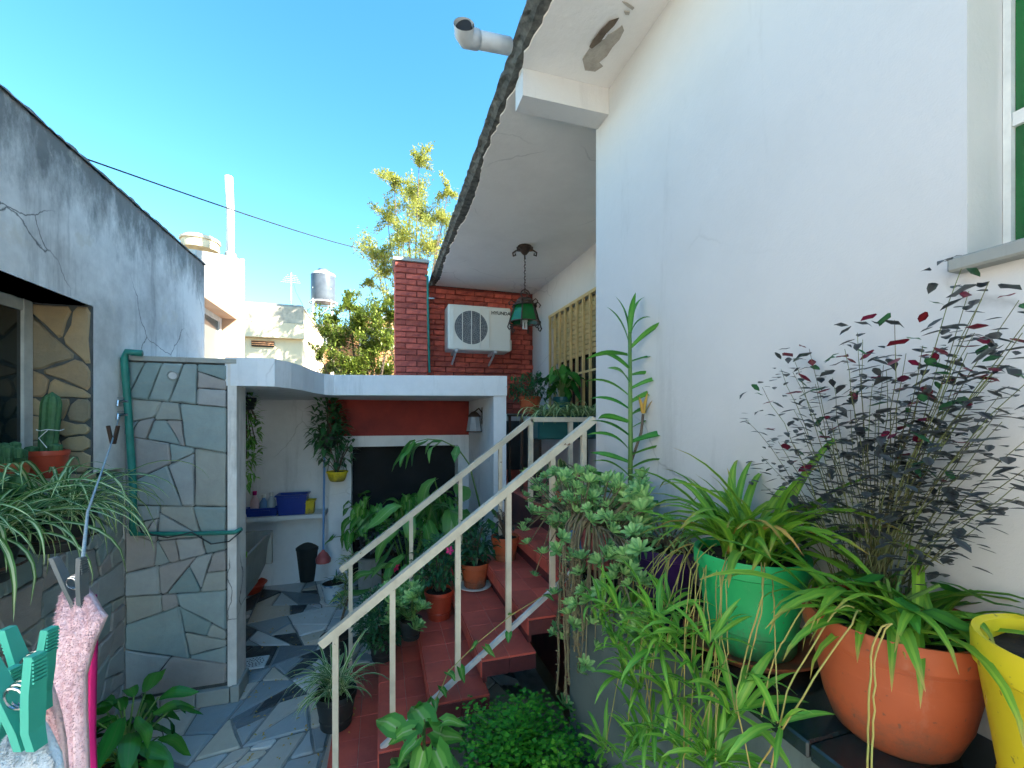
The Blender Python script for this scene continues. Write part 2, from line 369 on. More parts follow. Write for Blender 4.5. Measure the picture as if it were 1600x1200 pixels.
# ------------------------------------------------------------------ setting: ground and paved floor
XL, XR, XR2, YB, ZS = -1.55, 1.12, 1.98, 5.6, 3.59
g = MB().add([(-600, -600, -.06), (600, -600, -.06), (600, 900, -.06), (-600, 900, -.06)], [(0, 1, 2, 3)]).build('ground', M('earth', (.16, .13, .09), (.1, .09, .06), .3, .95, .3))
tag(g, kind='structure')
yd = MB().box(-7, 8, -12, -2.0, -.05, -.008).build('bounce_yard', M('bounce_yard_concrete', (.50, .48, .44), (.40, .38, .35), 2, .9, .3)); tag(yd, kind='structure')  # unseen pale paving added behind the camera to bounce sunlight forward
fl = MB().box(XL, XR, -2.0, YB, -.05, -.012).build('floor', m_mortar); tag(fl, kind='structure')
pl = shards((XL + .005, .95, 1.2, YB - .01), .016, .17, .005, .8, .012, .036, .42)
stones(pl, ((0, 0, -.012), (1, 0, 0), (0, 1, 0), (0, 0, 1)), fl, m_pave, .012, 'paving_stone', .006, .0006)
# floor drain
dr = thing('floor_drain', 'square white perforated drain cover set in the crazy paving', 'drain', on(398, 1037, 2, .004))
MB().bbox(-.085, .085, -.085, .085, 0, .012, .003).build('cover', m_wframe, dr, world=False)
b = MB()
for rr, k in ((.06, 16), (.04, 11), (.02, 6)):
    for i in range(k):
        a = 6.283*i/k; b.add([(rr*math.cos(a) + .006*math.cos(q*1.0472), rr*math.sin(a) + .006*math.sin(q*1.0472), .0135) for q in range(6)], [tuple(range(6))])
b.build('holes', m_dark, dr, world=False)
# ------------------------------------------------------------------ left neighbour house wall
lh = thing('neighbour_house', 'weathered white plaster wall along the left with recessed window and cracks', 'house', (XL - .2, 1, 0))
WZ0, WZ1, WY0, WY1 = 1.58, 2.515, .75, 3.02
def jitwall(x0, x1, y0, y1, z0, z1, n=120):     # wall whose top edge is ragged
    b = MB(); vs = []; 
    for i in range(n + 1):
        y = y0 + (y1 - y0)*i/n; zz = z1 + rnd(-.008, .006)
        zz = zz + rnd(-.004, .004); vs += [(x1, y, z0), (x1, y, zz - .012), (x1 - .012, y, zz), (x0, y, zz + rnd(-.004, .004)), (x0, y, z0)]
    fs = [(5*i + k, 5*i + 5 + k, 5*i + 6 + k, 5*i + 1 + k) for i in range(n) for k in range(4)] + [(0, 1, 2, 3, 4), tuple(5*n + k for k in (4, 3, 2, 1, 0))]
    return b.add(vs, fs)
jitwall(XL - .3, XL, -2.6, 4.62, WZ1, 3.30, 200).build('upper_wall', m_old, lh)
MB().box(XL - .3, XL, WY1, 4.62, WZ0, WZ1).box(XL - .3, XL - .002, 3.33, 4.62, 0, WZ0).build('pier', m_old, lh)
MB().box(XL - .3, XL, -2.6, WY0, WZ0, WZ1).build('near_pier', m_old, lh)
MB().box(XL - .3, XL - .02, -2.6, 3.33, 0, WZ0 - .03).build('base_wall', m_mortar, lh)
MB().box(XL - .3, XL + .012, WY0, WY1, WZ0 - .03, WZ0).build('sill', m_brown, lh)
jitwall(XL - .31, XL + .012, -2.6, 4.625, 3.29, 3.312, 220).build('coping', m_old, lh)
stones(shards((1.2, 3.325, 0, WZ0 - .035), .014, .11, .002, 1.0, .012), ((XL - .02, 0, 0), (0, 1, 0), (0, 0, 1), (1, 0, 0)), lh, m_slate, .025)
MB().box(XL - .3, XL - .001, WY1 - .012, WY1 - .001, WZ0, WZ1).build('reveal', m_darkmortar, lh)
stones(shards((.0, .285, .005, .93), .012, .06, .003), ((XL - .29, WY1 - .012, WZ0), (1, 0, 0), (0, 0, 1), (0, -1, 0)), lh, m_brown, .012)
wi = MB()
for y in (WY1 - .06, 2.25, 1.5, WY0 + .02): wi.box(XL - .29, XL - .25, y - .03, y + .03, WZ0, WZ1)
wi.box(XL - .285, XL - .255, WY0, WY1 - .03, WZ1 - .06, WZ1).box(XL - .285, XL - .255, WY0, WY1 - .03, WZ0, WZ0 + .05)
wf = wi.build('window', m_frame, lh)
MB().box(XL - .275, XL - .265, WY0, WY1 - .05, WZ0 + .04, WZ1 - .05).build('pane', m_glassdark, wf)
MB().box(XL - .34, XL - .30, -2.6, 4.62, 0, 3.25).build('inner_lining', m_dark, lh)
# sunlit house further along
nh = thing('sunlit_house', 'bright sunlit white house end with beige framed window beyond left wall', 'house', (-2.4, 5.3, 0))
xs = XL - .07
b = MB()
def xwall(b, y0, y1, z0a, z1a, z1b, x0=-4.2, x1=xs):
    b.add([(x0, y0, z0a), (x1, y0, z0a), (x1, y1, z0a), (x0, y1, z0a), (x0, y0, z1a), (x1, y0, z1a), (x1, y1, z1b), (x0, y1, z1b)],
          [(3, 2, 1, 0), (4, 5, 6, 7), (0, 1, 5, 4), (1, 2, 6, 5), (2, 3, 7, 6), (3, 0, 4, 7)])
xwall(b, 4.63, 6.1, 3.08, 3.43, 3.86); xwall(b, 5.84, 6.1, 0, 3.079, 3.079); xwall(b, 4.63, 5.839, 0, 2.0, 2.0)
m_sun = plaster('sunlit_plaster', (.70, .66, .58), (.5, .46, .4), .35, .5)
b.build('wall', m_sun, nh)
MB().box(-4, xs - .28, 4.63, 5.84, 2.0, 3.08).build('room', m_dark, nh)
m_beige = M('beige_paint', (.55, .36, .24), (.46, .3, .2), 5, .7, .1)
MB().box(xs - .27, xs - .001, 5.80, 5.838, 2.0, 3.05).build('reveal', m_beige, nh); MB().box(xs - .27, xs - .001, 4.631, 5.838, 3.051, 3.079).build('lintel', m_beige, nh)
b = MB().box(xs - .2, xs - .15, 4.64, 5.795, 3.0, 3.05)
for y in (4.68, 5.22, 5.76): b.box(xs - .2, xs - .15, y - .03, y + .03, 2.0, 3.0)
wf = b.build('window', m_wframe, nh); MB().box(xs - .18, xs - .17, 4.7, 5.75, 2.0, 3.03).build('pane', M('bluegrey_glass', (.12, .15, .15), None, 3, .1, 0), wf)
tk = thing('roof_cistern', 'round cream water cistern on top of the sunlit house', 'cistern', at(313, 392, 6.3))
MB().lathe([(0, 0), (.23, 0), (.235, .02), (.23, .12), (.245, .125), (.245, .16), (.2, .185), (0, .2)]).build('drum', m_cream, tk, world=False, smooth=False)
MB().lathe([(.247, .118), (.252, .13), (.247, .142)]).build('band', m_cream_metal, tk, world=False)
p0 = at(360, 400, 6.0)
po = thing('vent_pole', 'tall pale metal vent pole rising above the sunlit house', 'pole', p0)
MB().tube([(0, 0, -.3), (0, 0, .55), (-.02, 0, 1.09)], .05, 12).build('shaft', m_pvc, po, world=False, smooth=True)
MB().lathe([(.07, 0), (.07, .05), (.05, .07)], (0, 0, -.02), 14).build('collar', m_conc, po, world=False)
# ------------------------------------------------------------------ stone clad pillar wall
sp = thing('stone_pillar', 'irregular grey slate clad wall end with white painted edge', 'wall', (-1.25, 3.4, 0))
PX0, PX1, PY, PZ = -1.548, -.985, 3.33, 2.275
MB().box(PX0, PX1, PY + .01, PY + .2, .1, PZ - .02).build('core', m_darkmortar, sp)
stones(shards((0, .557, .12, PZ - .03), .013, .15, .0012, 1.0, .011, .038, .45), ((PX0, PY + .01, 0), (1, 0, 0), (0, 0, 1), (0, -1, 0)), sp, m_slate, .022, 'stone', .005, .007)
MB().box(PX0, PX1 + .055, PY - .012, PY + .21, PZ - .02, PZ + .01).build('cap', m_conc, sp)
MB().box(PX1 + .002, PX1 + .055, PY - .005, PY + .2, .1, PZ - .021).build('edge_strip', m_old, sp)
for i in range(3): MB().bbox(PX0 + .195*i, PX0 + .195*i + .19, PY - .03, PY + .018, 0, .1, .004).build('skirting_tile', m_conc, sp)
MB().bbox(PX1 + .024, PX1 + .075, PY - .03, PY + .2, 0, .105, .004).build('skirting_tile', m_conc, sp)
c = on(270, 585, 1, PY)
MB().tube([(c.x, PY + .05, c.z), (c.x + .01, PY - .03, c.z - .01)], .028, 14, False).tube([(c.x, PY + .04, c.z), (c.x + .01, PY - .028, c.z - .01)], .022, 14).build('pipe_stub', m_pvc, sp)
# green water pipe with taps
gp = thing('water_pipe', 'dark green water pipe running down and across the stone pillar', 'pipe', (-1.52, 3.28, 0))
def px_path(pts, plane, v): return [on(x, y, plane, v) for x, y in pts]
MB().tube(px_path([(222, 552), (198, 550), (194, 560), (200, 640), (208, 760), (208, 833)], 1, 3.275), .02, 10).build('riser', m_grn_pipe, gp, smooth=True)
MB().tube(px_path([(205, 834), (300, 834), (366, 832), (378, 826)], 1, 3.285), .014, 10).build('branch', m_grn_pipe, gp, smooth=True)
MB().tube(px_path([(210, 800), (222, 832), (262, 840), (300, 832), (330, 850), (358, 846), (377, 830)], 1, 3.268), .005, 6).build('black_cable', m_black_pot, gp, smooth=True)
b = MB()
for y in (627, 648):
    c = on(190, y, 1, 3.26); b.tube([c + Vector((-.03, 0, 0)), c + Vector((.035, 0, 0))], .009, 8).tube([c, c + Vector((0, -.04, .0)), c + Vector((0, -.045, -.03))], .008, 8).bar(c + Vector((-.02, -.01, .02)), c + Vector((.02, -.01, .02)), .008, .006)
b.build('tap', m_steel, gp)
# ------------------------------------------------------------------ grill shelter
gs = thing('grill_shelter', 'white concrete roofed grill shelter with red band and dark openings', 'shelter', (0, 4.6, 0))
front = [(-1.0, 3.33), (-.80, 3.30), (-.70, 3.32), (-.63, 3.5), (-.585, 3.71), (-.55, 4.05), (-.50, 4.30), (-.42, 4.36), (1.15, 4.0)]
MB().prism(front + [(1.15, YB - .01), (XL + .003, YB - .01), (XL + .003, 3.532), (-1.0, 3.532)], 2.107, 2.297).build('roof_slab', m_slab, gs)
MB().box(XL + .002, -.58, YB - .1, YB - .012, 0, 2.105).build('back_wall', m_slab, gs)
MB().prism([(1.03, 4.045), (1.148, 4.02), (1.148, 5.28), (1.03, 5.28)], 0, 2.105).build('column', m_slab, gs)
GY = 5.3
b = MB().box(-.575, -.33, GY, YB - .013, 0, 1.69).box(-.329, 1.2, GY, YB - .013, 1.565, 1.69).box(-.329, 1.2, GY, YB - .013, .5, .656).box(.9, 1.2, GY + .001, YB - .013, .657, 1.564).box(.35, .55, GY + .001, YB - .013, 0, .499)
b.build('hearth_frame', m_slab, gs)
MB().box(-.575, 1.2, GY + .003, YB - .013, 1.691, 2.105).build('hood_band', m_redpaint, gs)
MB().box(-.33, .9, YB - .06, YB - .015, 0, 1.56).build('hearth_back', m_dark, gs)  # plain near-black backing of both hearth openings
MB().box(XL + .004, -.6, YB - .42, YB - .102, .80, .84).build('shelf', m_slab, gs)
# laundry sink
sk = thing('laundry_sink', 'concrete laundry sink with sloping front under the shelter', 'sink', (-1.25, 4.0, 0))
b = MB(); x0, x1, y0, y1, zt = XL + .006, -.97, 3.56, 4.53, .85
b.box(x0, x0 + .05, y0, y1, .55, zt).box(x0 + .05, x1, y0, y0 + .05, .55, zt).box(x0 + .05, x1, y1 - .05, y1, .55, zt)
b.add([(x1 - .05, y0 + .05, .55), (x1 - .05, y1 - .05, .55), (x1 - .02, y1 - .05, zt), (x1 - .02, y0 + .05, zt), (x1 - .12, y0 + .05, .4), (x1 - .12, y1 - .05, .4), (x1, y1 - .05, zt), (x1, y0 + .05, zt)],
      [(0, 1, 2, 3), (4, 7, 6, 5), (3, 2, 6, 7), (0, 4, 5, 1)])
b.box(x0 + .05, x1 - .11, y0 + .05, y1 - .05, .4, .56).build('basin', m_conc, sk)
for y in (y0 + .08, y1 - .18): MB().box(x0 + .02, x1 - .2, y, y + .1, 0, .4).build('support', m_conc, sk)
# brick chimney
def brick_mesh(L, H, D, k):
    b = MB(); b.bbox(0, L, 0, D, 0, H, .006)
    b.v = [(x + rnd(-.0035, .0035), y + rnd(-.004, .004), z + rnd(-.0025, .0025)) for x, y, z in b.v]
    return b.mesh('brick', m_brick)
ch = thing('brick_chimney', 'square red painted brick chimney rising above the grill shelter', 'chimney', (.335, 5.4, 2.297))
CX0, CX1, CY0, CY1 = .15, .525, 5.25, 5.57
MB().box(CX0 + .012, CX1 - .012, CY0 + .012, CY1 - .012, 2.298, 3.74).build('core', m_brickmortar, ch)
half = [brick_mesh(.118, .057, .15, i) for i in range(4)]; full = [brick_mesh(.245, .057, .15, i) for i in range(4)]
mid = [brick_mesh(.18, .057, .15, i) for i in range(4)]
nC = 21; hC = (3.74 - 2.30) / nC
for i in range(nC):
    z = 2.302 + i*hC
    seq = [full, half] if i % 2 else [half, full]
    x = CX0
    for q in seq:
        me = random.choice(q); o = obj('brick', me, ch, (x, CY0 + rnd(-.004, .006), z)); x += (.245 if q is full else .118) + .011
    for y in (CY0 + .16,): obj('brick', random.choice(half), ch, (CX0 - rnd(-.002, .003), y, z)); obj('brick', random.choice(half), ch, (CX1 - .118, y, z))
MB().box(CX0 - .02, CX1 + .02, CY0 - .02, CY1 + .02, 3.74, 3.775).build('cap', m_conc, ch)
dp = thing('chimney_pipe', 'thin green vertical pipe beside the brick chimney', 'pipe', (.56, 5.2, 2.3))
MB().tube([on(664, 430, 1, 5.2), on(668, 432, 1, 5.2), on(669, 500, 1, 5.2), on(671, 582, 1, 5.2)], .014, 8).build('tube', m_grn_pipe, dp, smooth=True)
MB().box(.53, .6, 5.19, 5.25, 3.3, 3.32).build('clip', m_steel, dp)
# ------------------------------------------------------------------ main house on the right
mh = thing('main_house', 'white plastered house with deep eave and brick end wall', 'house', (1.6, 3, 0))
NY0, NY1, NZ0, NZ1 = -.75, .571, 2.2, 3.3    # near window opening
b = MB().box(XR, XR + .3, NY1, 2.14, 0, ZS).box(XR, XR + .3, -1.95, NY0, 0, ZS).box(XR, XR + .3, NY0, NY1, 0, NZ0).box(XR, XR + .3, NY0, NY1, NZ1, ZS)
b.build('front_wall', m_white, mh)
MB().box(XR + .301, XR2 + .2, 2.0, 2.139, 0, ZS).build('return_wall', m_white, mh)
GZ0, GZ1, GYa, GYb = 1.9, 3.13, 3.1, 4.93     # grille window in the recessed wall
b = MB().box(XR2, XR2 + .2, 2.14, GYa, 0, ZS).box(XR2, XR2 + .2, GYb, YB + .2, 0, ZS).box(XR2, XR2 + .2, GYa, GYb, 0, GZ0).box(XR2, XR2 + .2, GYa, GYb, GZ1, ZS)
b.build('recessed_wall', m_white, mh)
EX = .59
b = MB(); n = 240; vs = []                      # roof slab with ragged eave
for i in range(n + 1):
    y = -2.0 + (YB + .25 + 2.0) * i / n; j = lambda a: rnd(-a, a)*.45
    vs += [(6, y, ZS), (EX + .03 + j(.012), y, ZS), (EX + .01 + j(.012), y, ZS + .02 + j(.012)), (EX - .01 + j(.01), y, ZS + .03 + j(.008)), (EX + j(.012), y, ZS + .065 + j(.01)), (EX + .05, y, ZS + .075 + j(.006)), (6, y, ZS + .075)]
fs = [(7*i + k, 7*i + 7 + k, 7*i + 8 + k, 7*i + 1 + k) for i in range(n) for k in range(6)] + [tuple(range(6, -1, -1)), tuple(7*n + k for k in range(7))]
rf = MB().add(vs, fs).build('roof', m_roofedge, mh)
b = MB(); vs = []; ew = .03                      # painted soffit with an uneven flaking margin
for i in range(n + 1):
    y = -2.0 + (YB + 1.98) * i / n; ew = max(0, min(.05, ew*.95 + rnd(-.009, .0105))); e = EX + .045 + ew + rnd(-.004, .004)
    vs += [(e, y, ZS - .007), (2.2, y, ZS - .007), (e - .002, y, ZS + .002)]
b.add(vs, [(3*i, 3*i + 3, 3*i + 4, 3*i + 1) for i in range(n)] + [(3*i + 2, 3*i + 5, 3*i + 3, 3*i) for i in range(n)]).build('soffit', m_soff, rf)
MB().box(.655, XR + .001, 2.0, 2.12, ZS - .14, ZS - .0075).build('beam', m_white, mh)
MB().box(1.5, 1.72, -1.9, 2.28, ZS + .076, 7.4).build('added_shade_wall', m_white, mh)  # unseen wall added above the roof to keep direct sun off the patio
MB().box(1.5, 1.72, 2.281, 4.9, ZS + .076, 4.95).build('added_shade_wall', m_white, mh)  # lower unseen wall, added to hold the sun off the chimney
# flaked patches on the soffit
def patch(px, name, mat, z, th=.003):
    P = [on(x, y, 2, z) for x, y in px]; n = len(P)
    MB().add([(p.x, p.y, z) for p in P] + [(p.x, p.y, z + th) for p in P], [tuple(range(n)), ] + [(i, i + n, (i + 1) % n + n, (i + 1) % n) for i in range(n)]).build(name, mat, rf)
m_bare = M('bare_render', (.46, .42, .36), (.34, .30, .25), 20, .95, .6)
patch([(910, 92), (922, 75), (930, 66), (945, 62), (950, 55), (962, 48), (972, 40), (975, 48), (968, 62), (957, 74), (948, 88), (936, 98), (942, 104), (930, 112), (914, 110)], 'bare_patch', m_bare, ZS - .0095)
patch([(921, 74), (926, 64), (938, 48), (952, 34), (967, 29), (960, 40), (947, 53), (938, 66), (925, 76)], 'loose_flake', m_wood, ZS - .016, .004)
patch([(972, 3), (980, 5), (991, 13), (988, 16), (978, 9)], 'loose_flake', m_bare, ZS - .013)
patch([(975, 18), (984, 19), (983, 24), (977, 23)], 'loose_flake', m_bare, ZS - .013)
# brick end wall
bw = MB().box(EX - .05, XR2 - .001, YB + .02, YB + .2, 0, ZS - .001).build('end_wall', m_brickmortar, mh)
hB = .0668; z = 1.96; i = 0
while z + hB < ZS - .005:
    x = EX - .05 - (.128 if i % 2 else 0) - rnd(0, .03)
    while x < XR2 - .01:
        q, L = (full, .245) if random.random() > .12 else (mid, .18)
        if x + L > XR2: q, L = (half, .118)
        if x + L > XR2 + .02: break
        obj('brick', random.choice(q), bw, (x, YB + rnd(-.012, .006), z)); x += L + .011
    z += hB; i += 1
MB().box(1.16, XR2 - .002, YB - .03, YB + .015, 1.86, 1.955).build('base_band', m_white, mh)
MB().box(1.16, XR2 - .002, YB - .02, YB + .016, 1.21, 1.859).build('store_door', M('dark_grey_door', (.07, .08, .08), (.05, .055, .06), 4, .5, .1), mh)
# near window: steel frame with green panes
b = MB().box(XR + .11, XR + .14, NY1 - .013, NY1 - .001, NZ0, NZ1).box(XR + .11, XR + .14, NY0, NY1 - .014, NZ0, NZ0 + .03)
for z in (2.48, 2.75, 3.02): b.box(XR + .113, XR + .137, NY0, NY1 - .014, z, z + .028)
for y in (.2, -.15): b.box(XR + .112, XR + .138, y, y + .03, NZ0 + .031, NZ1)
wf = b.build('window', m_wframe, mh)
zz = [2.231, 2.481, 2.751, 3.021, 3.3]
for k in range(4):
    for ya, yb in ((.231, NY1 - .014), (-.119, .199)): MB().box(XR + .123, XR + .128, ya, yb, zz[k] + (.027 if k else 0), zz[k + 1] - .001).build('pane', m_greenglass, wf)
MB().box(XR + .4, XR + .42, NY0 - .3, NY1 + .3, NZ0 - .2, NZ1 + .2).build('room_dark', m_dark, mh)
b = MB().bbox(XR - .035, XR + .109, NY0, NY1 + .015, NZ0 - .024, NZ0 + .004, .004); b.build('sill', m_conc, mh)
# grille window
wi = MB().box(XR2 + .1, XR2 + .14, GYa, GYb, GZ0, GZ0 + .05).box(XR2 + .1, XR2 + .14, GYa, GYb, GZ1 - .05, GZ1)
for y in (GYa + .02, 3.7, 4.3, GYb - .03): wi.box(XR2 + .1, XR2 + .14, y - .03, y + .03, GZ0 + .05, GZ1 - .05)
wf = wi.build('window', m_wood, mh)
MB().box(XR2 + .115, XR2 + .12, GYa, GYb, GZ0 + .02, GZ1 - .02).build('pane', m_glassdark, wf)
for k in range(11): MB().bbox(XR2 + .05, XR2 + .068, GYa + .01, GYb - .01, GZ1 - .055 - k*.052, GZ1 - .008 - k*.052, .004).build('shutter_slat', m_gold, wf)
gr = MB().box(XR2 - .03, XR2 - .012, GYa - .03, GYb + .03, GZ1 - .02, GZ1 + .012).build('window_grille', m_gold, mh)
MB().box(XR2 - .03, XR2 - .012, GYa - .03, GYb + .03, GZ0 - .03, GZ0).build('bottom_bar', m_gold, gr)
for k in range(13):
    y = GYa + (GYb - GYa) * k / 12; bb = MB().box(XR2 - .032, XR2 - .008, y - .013, y + .013, GZ0 - .02, GZ1 + .005)
    if k < 12:
        ya = y + .013; bb.box(XR2 - .026, XR2 - .014, ya, ya + .05, GZ1 - .09, GZ1 - .075).box(XR2 - .026, XR2 - .014, ya + .035, ya + .05, GZ1 - .15, GZ1 - .09).box(XR2 - .026, XR2 - .014, ya + .012, ya + .05, GZ1 - .165, GZ1 - .15)
    bb.build('bar', m_gold, gr)
MB().box(XR2 - .027, XR2 - .014, GYa, GYb, 2.35, 2.37).build('cross_bar', m_gold, gr)
# PVC spout on the roof edge
ps = thing('drain_spout', 'grey plastic drain pipe with elbow sticking out over the eave', 'pipe', at(790, 70, 1.95))
a = at(795, 72, 1.95); bb_ = at(735, 60, 1.85)
MB().tube([a, bb_], .034, 16).tube([at(745, 62, 1.87), at(728, 58, 1.84)], .039, 16).build('pipe', m_pvc, ps, smooth=True)
e = bb_; d = (bb_ - a).normalized(); tip = e + d*.03 + Vector((-.01, -.05, .01))
MB().tube([e, e + d*.02, e + d*.035 + Vector((0, -.015, 0)), tip], [.038, .04, .04, .043], 16, False).build('elbow', m_pvc, ps, smooth=True)
MB().tube([e + d*.02, tip + Vector((0, .012, 0))], .034, 16).build('bore', m_dark, ps)
# wooden peg end on the recessed soffit
# ------------------------------------------------------------------ stairs
st = thing('staircase', 'red tiled open staircase climbing to the right', 'staircase', (.4, 2.6, 0))
SY0, SY1, RI, TR = 2.1, 3.2, .173, .2436
for k in range(1, 7):
    x0 = -.257 + TR*(k - 1); x1 = x0 + TR + .042; z1 = RI*k; zb = z1 - .085 if k > 1 else 0
    t = MB().box(x0 + .004, x1 - .004, SY0 + .006, SY1, max(zb, 0), z1 - .011).build('step', m_maroon, st)
    MB().box(x0 + .003, x1 - .004, SY0 + .008, SY1 - .001, z1 - .0111, z1 - .003).build('grout', m_grout, t)
    for i in range(2):
        for j in range(6):
            ya = SY0 + j*(SY1 - SY0)/6; xa = x0 + i*(x1 - x0)/2
            MB().bbox(xa + .001, xa + (x1 - x0)/2 - .001, ya + .0012, ya + (SY1 - SY0)/6 - .0012, z1 - .011, z1 + rnd(-.0004, .0006), .0015).build('tile', m_tile, t)
    if k > 1:
        MB().box(x0 + .03, x0 + .05, SY0 + .1, SY1 - .002, z1 - RI + .001, z1 - .086).build('riser', m_maroon, st)
        for j in range(6): MB().bbox(x0 - .004, x0 + .0035, SY0 + j*(SY1 - SY0)/6 + .001, SY0 + (j + 1)*(SY1 - SY0)/6 - .001, z1 - .085, z1 - .012, .002).build('riser_tile', m_tile, t)
        for j in range(2): MB().bbox(x0 + .002 + j*(x1 - x0)/2, x0 + (j + 1)*(x1 - x0)/2 - .001, SY0 - .002, SY0 + .0055, z1 - .085, z1 - .012, .002).build('edge_tile', m_maroon, t)
MB().prism([(0, 0), (1, 0), (1, 1), (0, 1)], 0, .01)
b = MB(); a0, a1 = Vector((.02, 0, -.02)), Vector((1.2, 0, .02 + 1.2*RI/TR*.98 - .16))
b.bar((.0, 2.75, .02), (1.2, 2.75, .9), .5, .12).build('spine', m_dark, st)
ld = thing('landing', 'red tiled landing at the top of the stairs', 'landing', (1.6, 3.8, 1.1))
MB().box(1.2, XR2 - .001, 2.142, YB - .04, 0, 1.19).build('block', m_maroon, ld)
for i in range(4):
    for j in range(16):
        xa = 1.19 + i*.197; ya = 2.143 + j*.214
        MB().bbox(xa + .001, xa + .195, ya, ya + .211, 1.191, 1.211, .0015).build('tile', m_tile, ld)
# railings
def rail(y, name, label, low, posts, ext=None):
    r = thing(name, label, 'railing', (-.2, y, 0), 'stair railings')
    x0, z0, x1, z1 = -.262, .868, 1.10, 1.883
    b = MB().bar((x0, y, z0), (x1, y, z1), .042, .038)
    if ext: b.bar((x1 - .012, y, z1 - .003), (ext, y, z1 - .003), .042, .036)
    b.build('handrail', m_cream_metal, r)
    sl = (z1 - z0) / (x1 - x0)
    for x in posts:
        zt = z0 + sl*(x - x0) - .02; kk = max(1, min(6, int((x + .257) / TR) + 1)); zb = RI*kk if not low or x < 0 else zt - .71
        MB().box(x - .013, x + .013, y - .013, y + .013, zb, zt if x < x1 else z1 - .02).build('post', m_cream_metal, r)
    if ext:
        for x in (1.09, 1.42, 1.75): MB().box(x - .016, x + .016, y - .016, y + .016, 1.21, 1.86).build('post', m_cream_metal, r)
    if low: MB().bar((.0, y, z0 + sl*(.0 - x0) - .72), (1.06, y, z0 + sl*(1.06 - x0) - .72), .022, .022).build('bottom_rail', m_rail_low, r)
    return r
rail(2.13, 'stair_railing', 'near cream steel stair railing with a thin grey bottom rail', True, [-.2, .05, .36, .62, .86, 1.04])
rail(3.14, 'stair_railing', 'far cream steel stair railing that runs level along the landing', False, [-.2, .2, .55, .85], 1.95)
# ------------------------------------------------------------------ right ledge
lg = thing('planter_ledge', 'black granite topped ledge along the white wall carrying pots', 'ledge', (.95, .6, 0))
MB().box(.82, XR - .001, -1.2, 1.82, 0, 1.235).build('base', m_greywall, lg)
for i in range(5): MB().bbox(.775, XR - .001, -1.2 + i*.61, -1.2 + i*.61 + .607, 1.236, 1.27, .004).build('slab', m_ledge, lg)
# ------------------------------------------------------------------ air conditioner
A0 = on(700, 545, 1, YB - .36); A1 = on(798, 473, 1, YB - .36)
W_, H_ = A1.x - A0.x, .545
ac = thing('air_conditioner', 'cream outdoor air conditioner unit hung on the red brick wall', 'air conditioner', (A0.x, YB - .36, A0.z))
MB().bbox(0, W_, 0, .30, 0, H_, .012).build('casing', m_acw, ac, world=False)
MB().box(.02, W_*.66, -.004, .002, .03, H_ - .03).build('front_panel', m_acw, ac, world=False)
cx_, cz_ = W_*.36, H_*.50
b = MB(); nn = 36; b.add([(cx_ + .205*math.cos(6.283*i/nn), -.006, cz_ + .205*math.sin(6.283*i/nn)) for i in range(nn)], [tuple(range(nn - 1, -1, -1))]).build('fan_well', m_acg, ac, world=False)
b = MB()
for k in range(1, 9): b.tube([(cx_ + .2*k/8.5*math.cos(6.283*i/28), -.012, cz_ + .2*k/8.5*math.sin(6.283*i/28)) for i in range(29)], .0018, 4)
for k in range(24): a = 6.283*k/24; b.bar((cx_ + .03*math.cos(a), -.014, cz_ + .03*math.sin(a)), (cx_ + .2*math.cos(a + .5), -.014, cz_ + .2*math.sin(a + .5)), .003, .003, (0, 1, 0))
b.build('fan_guard', M('guard_grey', (.33, .34, .35), None, 5, .5, 0), ac, world=False)
for k in range(5): MB().box(W_*(.08 + .14*k) - .004, W_*(.08 + .14*k) + .004, -.022, -.015, .03, H_ - .03).build('guard_bar', m_acw, ac, world=False)
MB().bbox(W_ - .05, W_ + .03, .05, .25, .02, .16, .01).build('valve_cover', m_acw, ac, world=False)
for x in (.1, W_ - .2): MB().bar((x, -.02, -.015), (x, .35, -.015), .03, .03).bar((x, .02, -.02), (x, .345, -.14), .02, .02).build('bracket', m_rail_low, ac, world=False)
tcu = bpy.data.curves.new('lettering', 'FONT'); tcu.body = 'HYUNDAI'; tcu.size = .058; tcu.extrude = .001; tcu.offset = .0012
to = bpy.data.objects.new('lettering_src', tcu); COL.objects.link(to)
bpy.context.view_layer.update()
tme = bpy.data.meshes.new_from_object(to.evaluated_get(bpy.context.evaluated_depsgraph_get())); bpy.data.objects.remove(to)
tme.materials.clear(); tme.materials.append(m_dark)
tx = obj('brand_lettering', tme, ac, (W_*.68, -.004, H_*.83), False); tx.rotation_euler = (R(90), 0, 0); tx.scale = (1.0, 1, 1)
# ------------------------------------------------------------------ lanterns
top = on(820, 385, 2, ZS - .008)
hl = thing('hanging_lantern', 'wrought iron lantern with green glass hanging on a chain from the eave', 'lantern', (top.x, top.y, top.z))
b = MB().lathe([(.001, 0), (.07, 0), (.075, -.02), (.045, -.05), (.02, -.08), (.001, -.09)], n=14)
for k in range(5):
    a = 6.283*k/5; c, s_ = math.cos(a), math.sin(a)
    b.tube([(c*r_, s_*r_, z) for r_, z in ((.04, -.04), (.09, -.03), (.125, -.05), (.12, -.08), (.095, -.075), (.1, -.06))], .008, 6)
b.build('ceiling_rose', m_iron, hl, world=False)
zb = -(top.z - at(820, 455, (top - Vector((0, 0, CH))).dot(FW)).z)
b = MB(); nl = 12
for k in range(nl):
    z0_ = -.09 + (zb + .09)*k/nl; z1_ = -.09 + (zb + .09)*(k + 1.25)/nl; o_ = .009
    b.tube([(o_ if k % 2 else 0, 0 if k % 2 else o_, z0_), (-o_ if k % 2 else 0, 0 if k % 2 else -o_, (z0_ + z1_)/2), (o_ if k % 2 else 0, 0 if k % 2 else o_, z1_)], .004, 5)
b.build('chain', m_iron, hl, world=False)
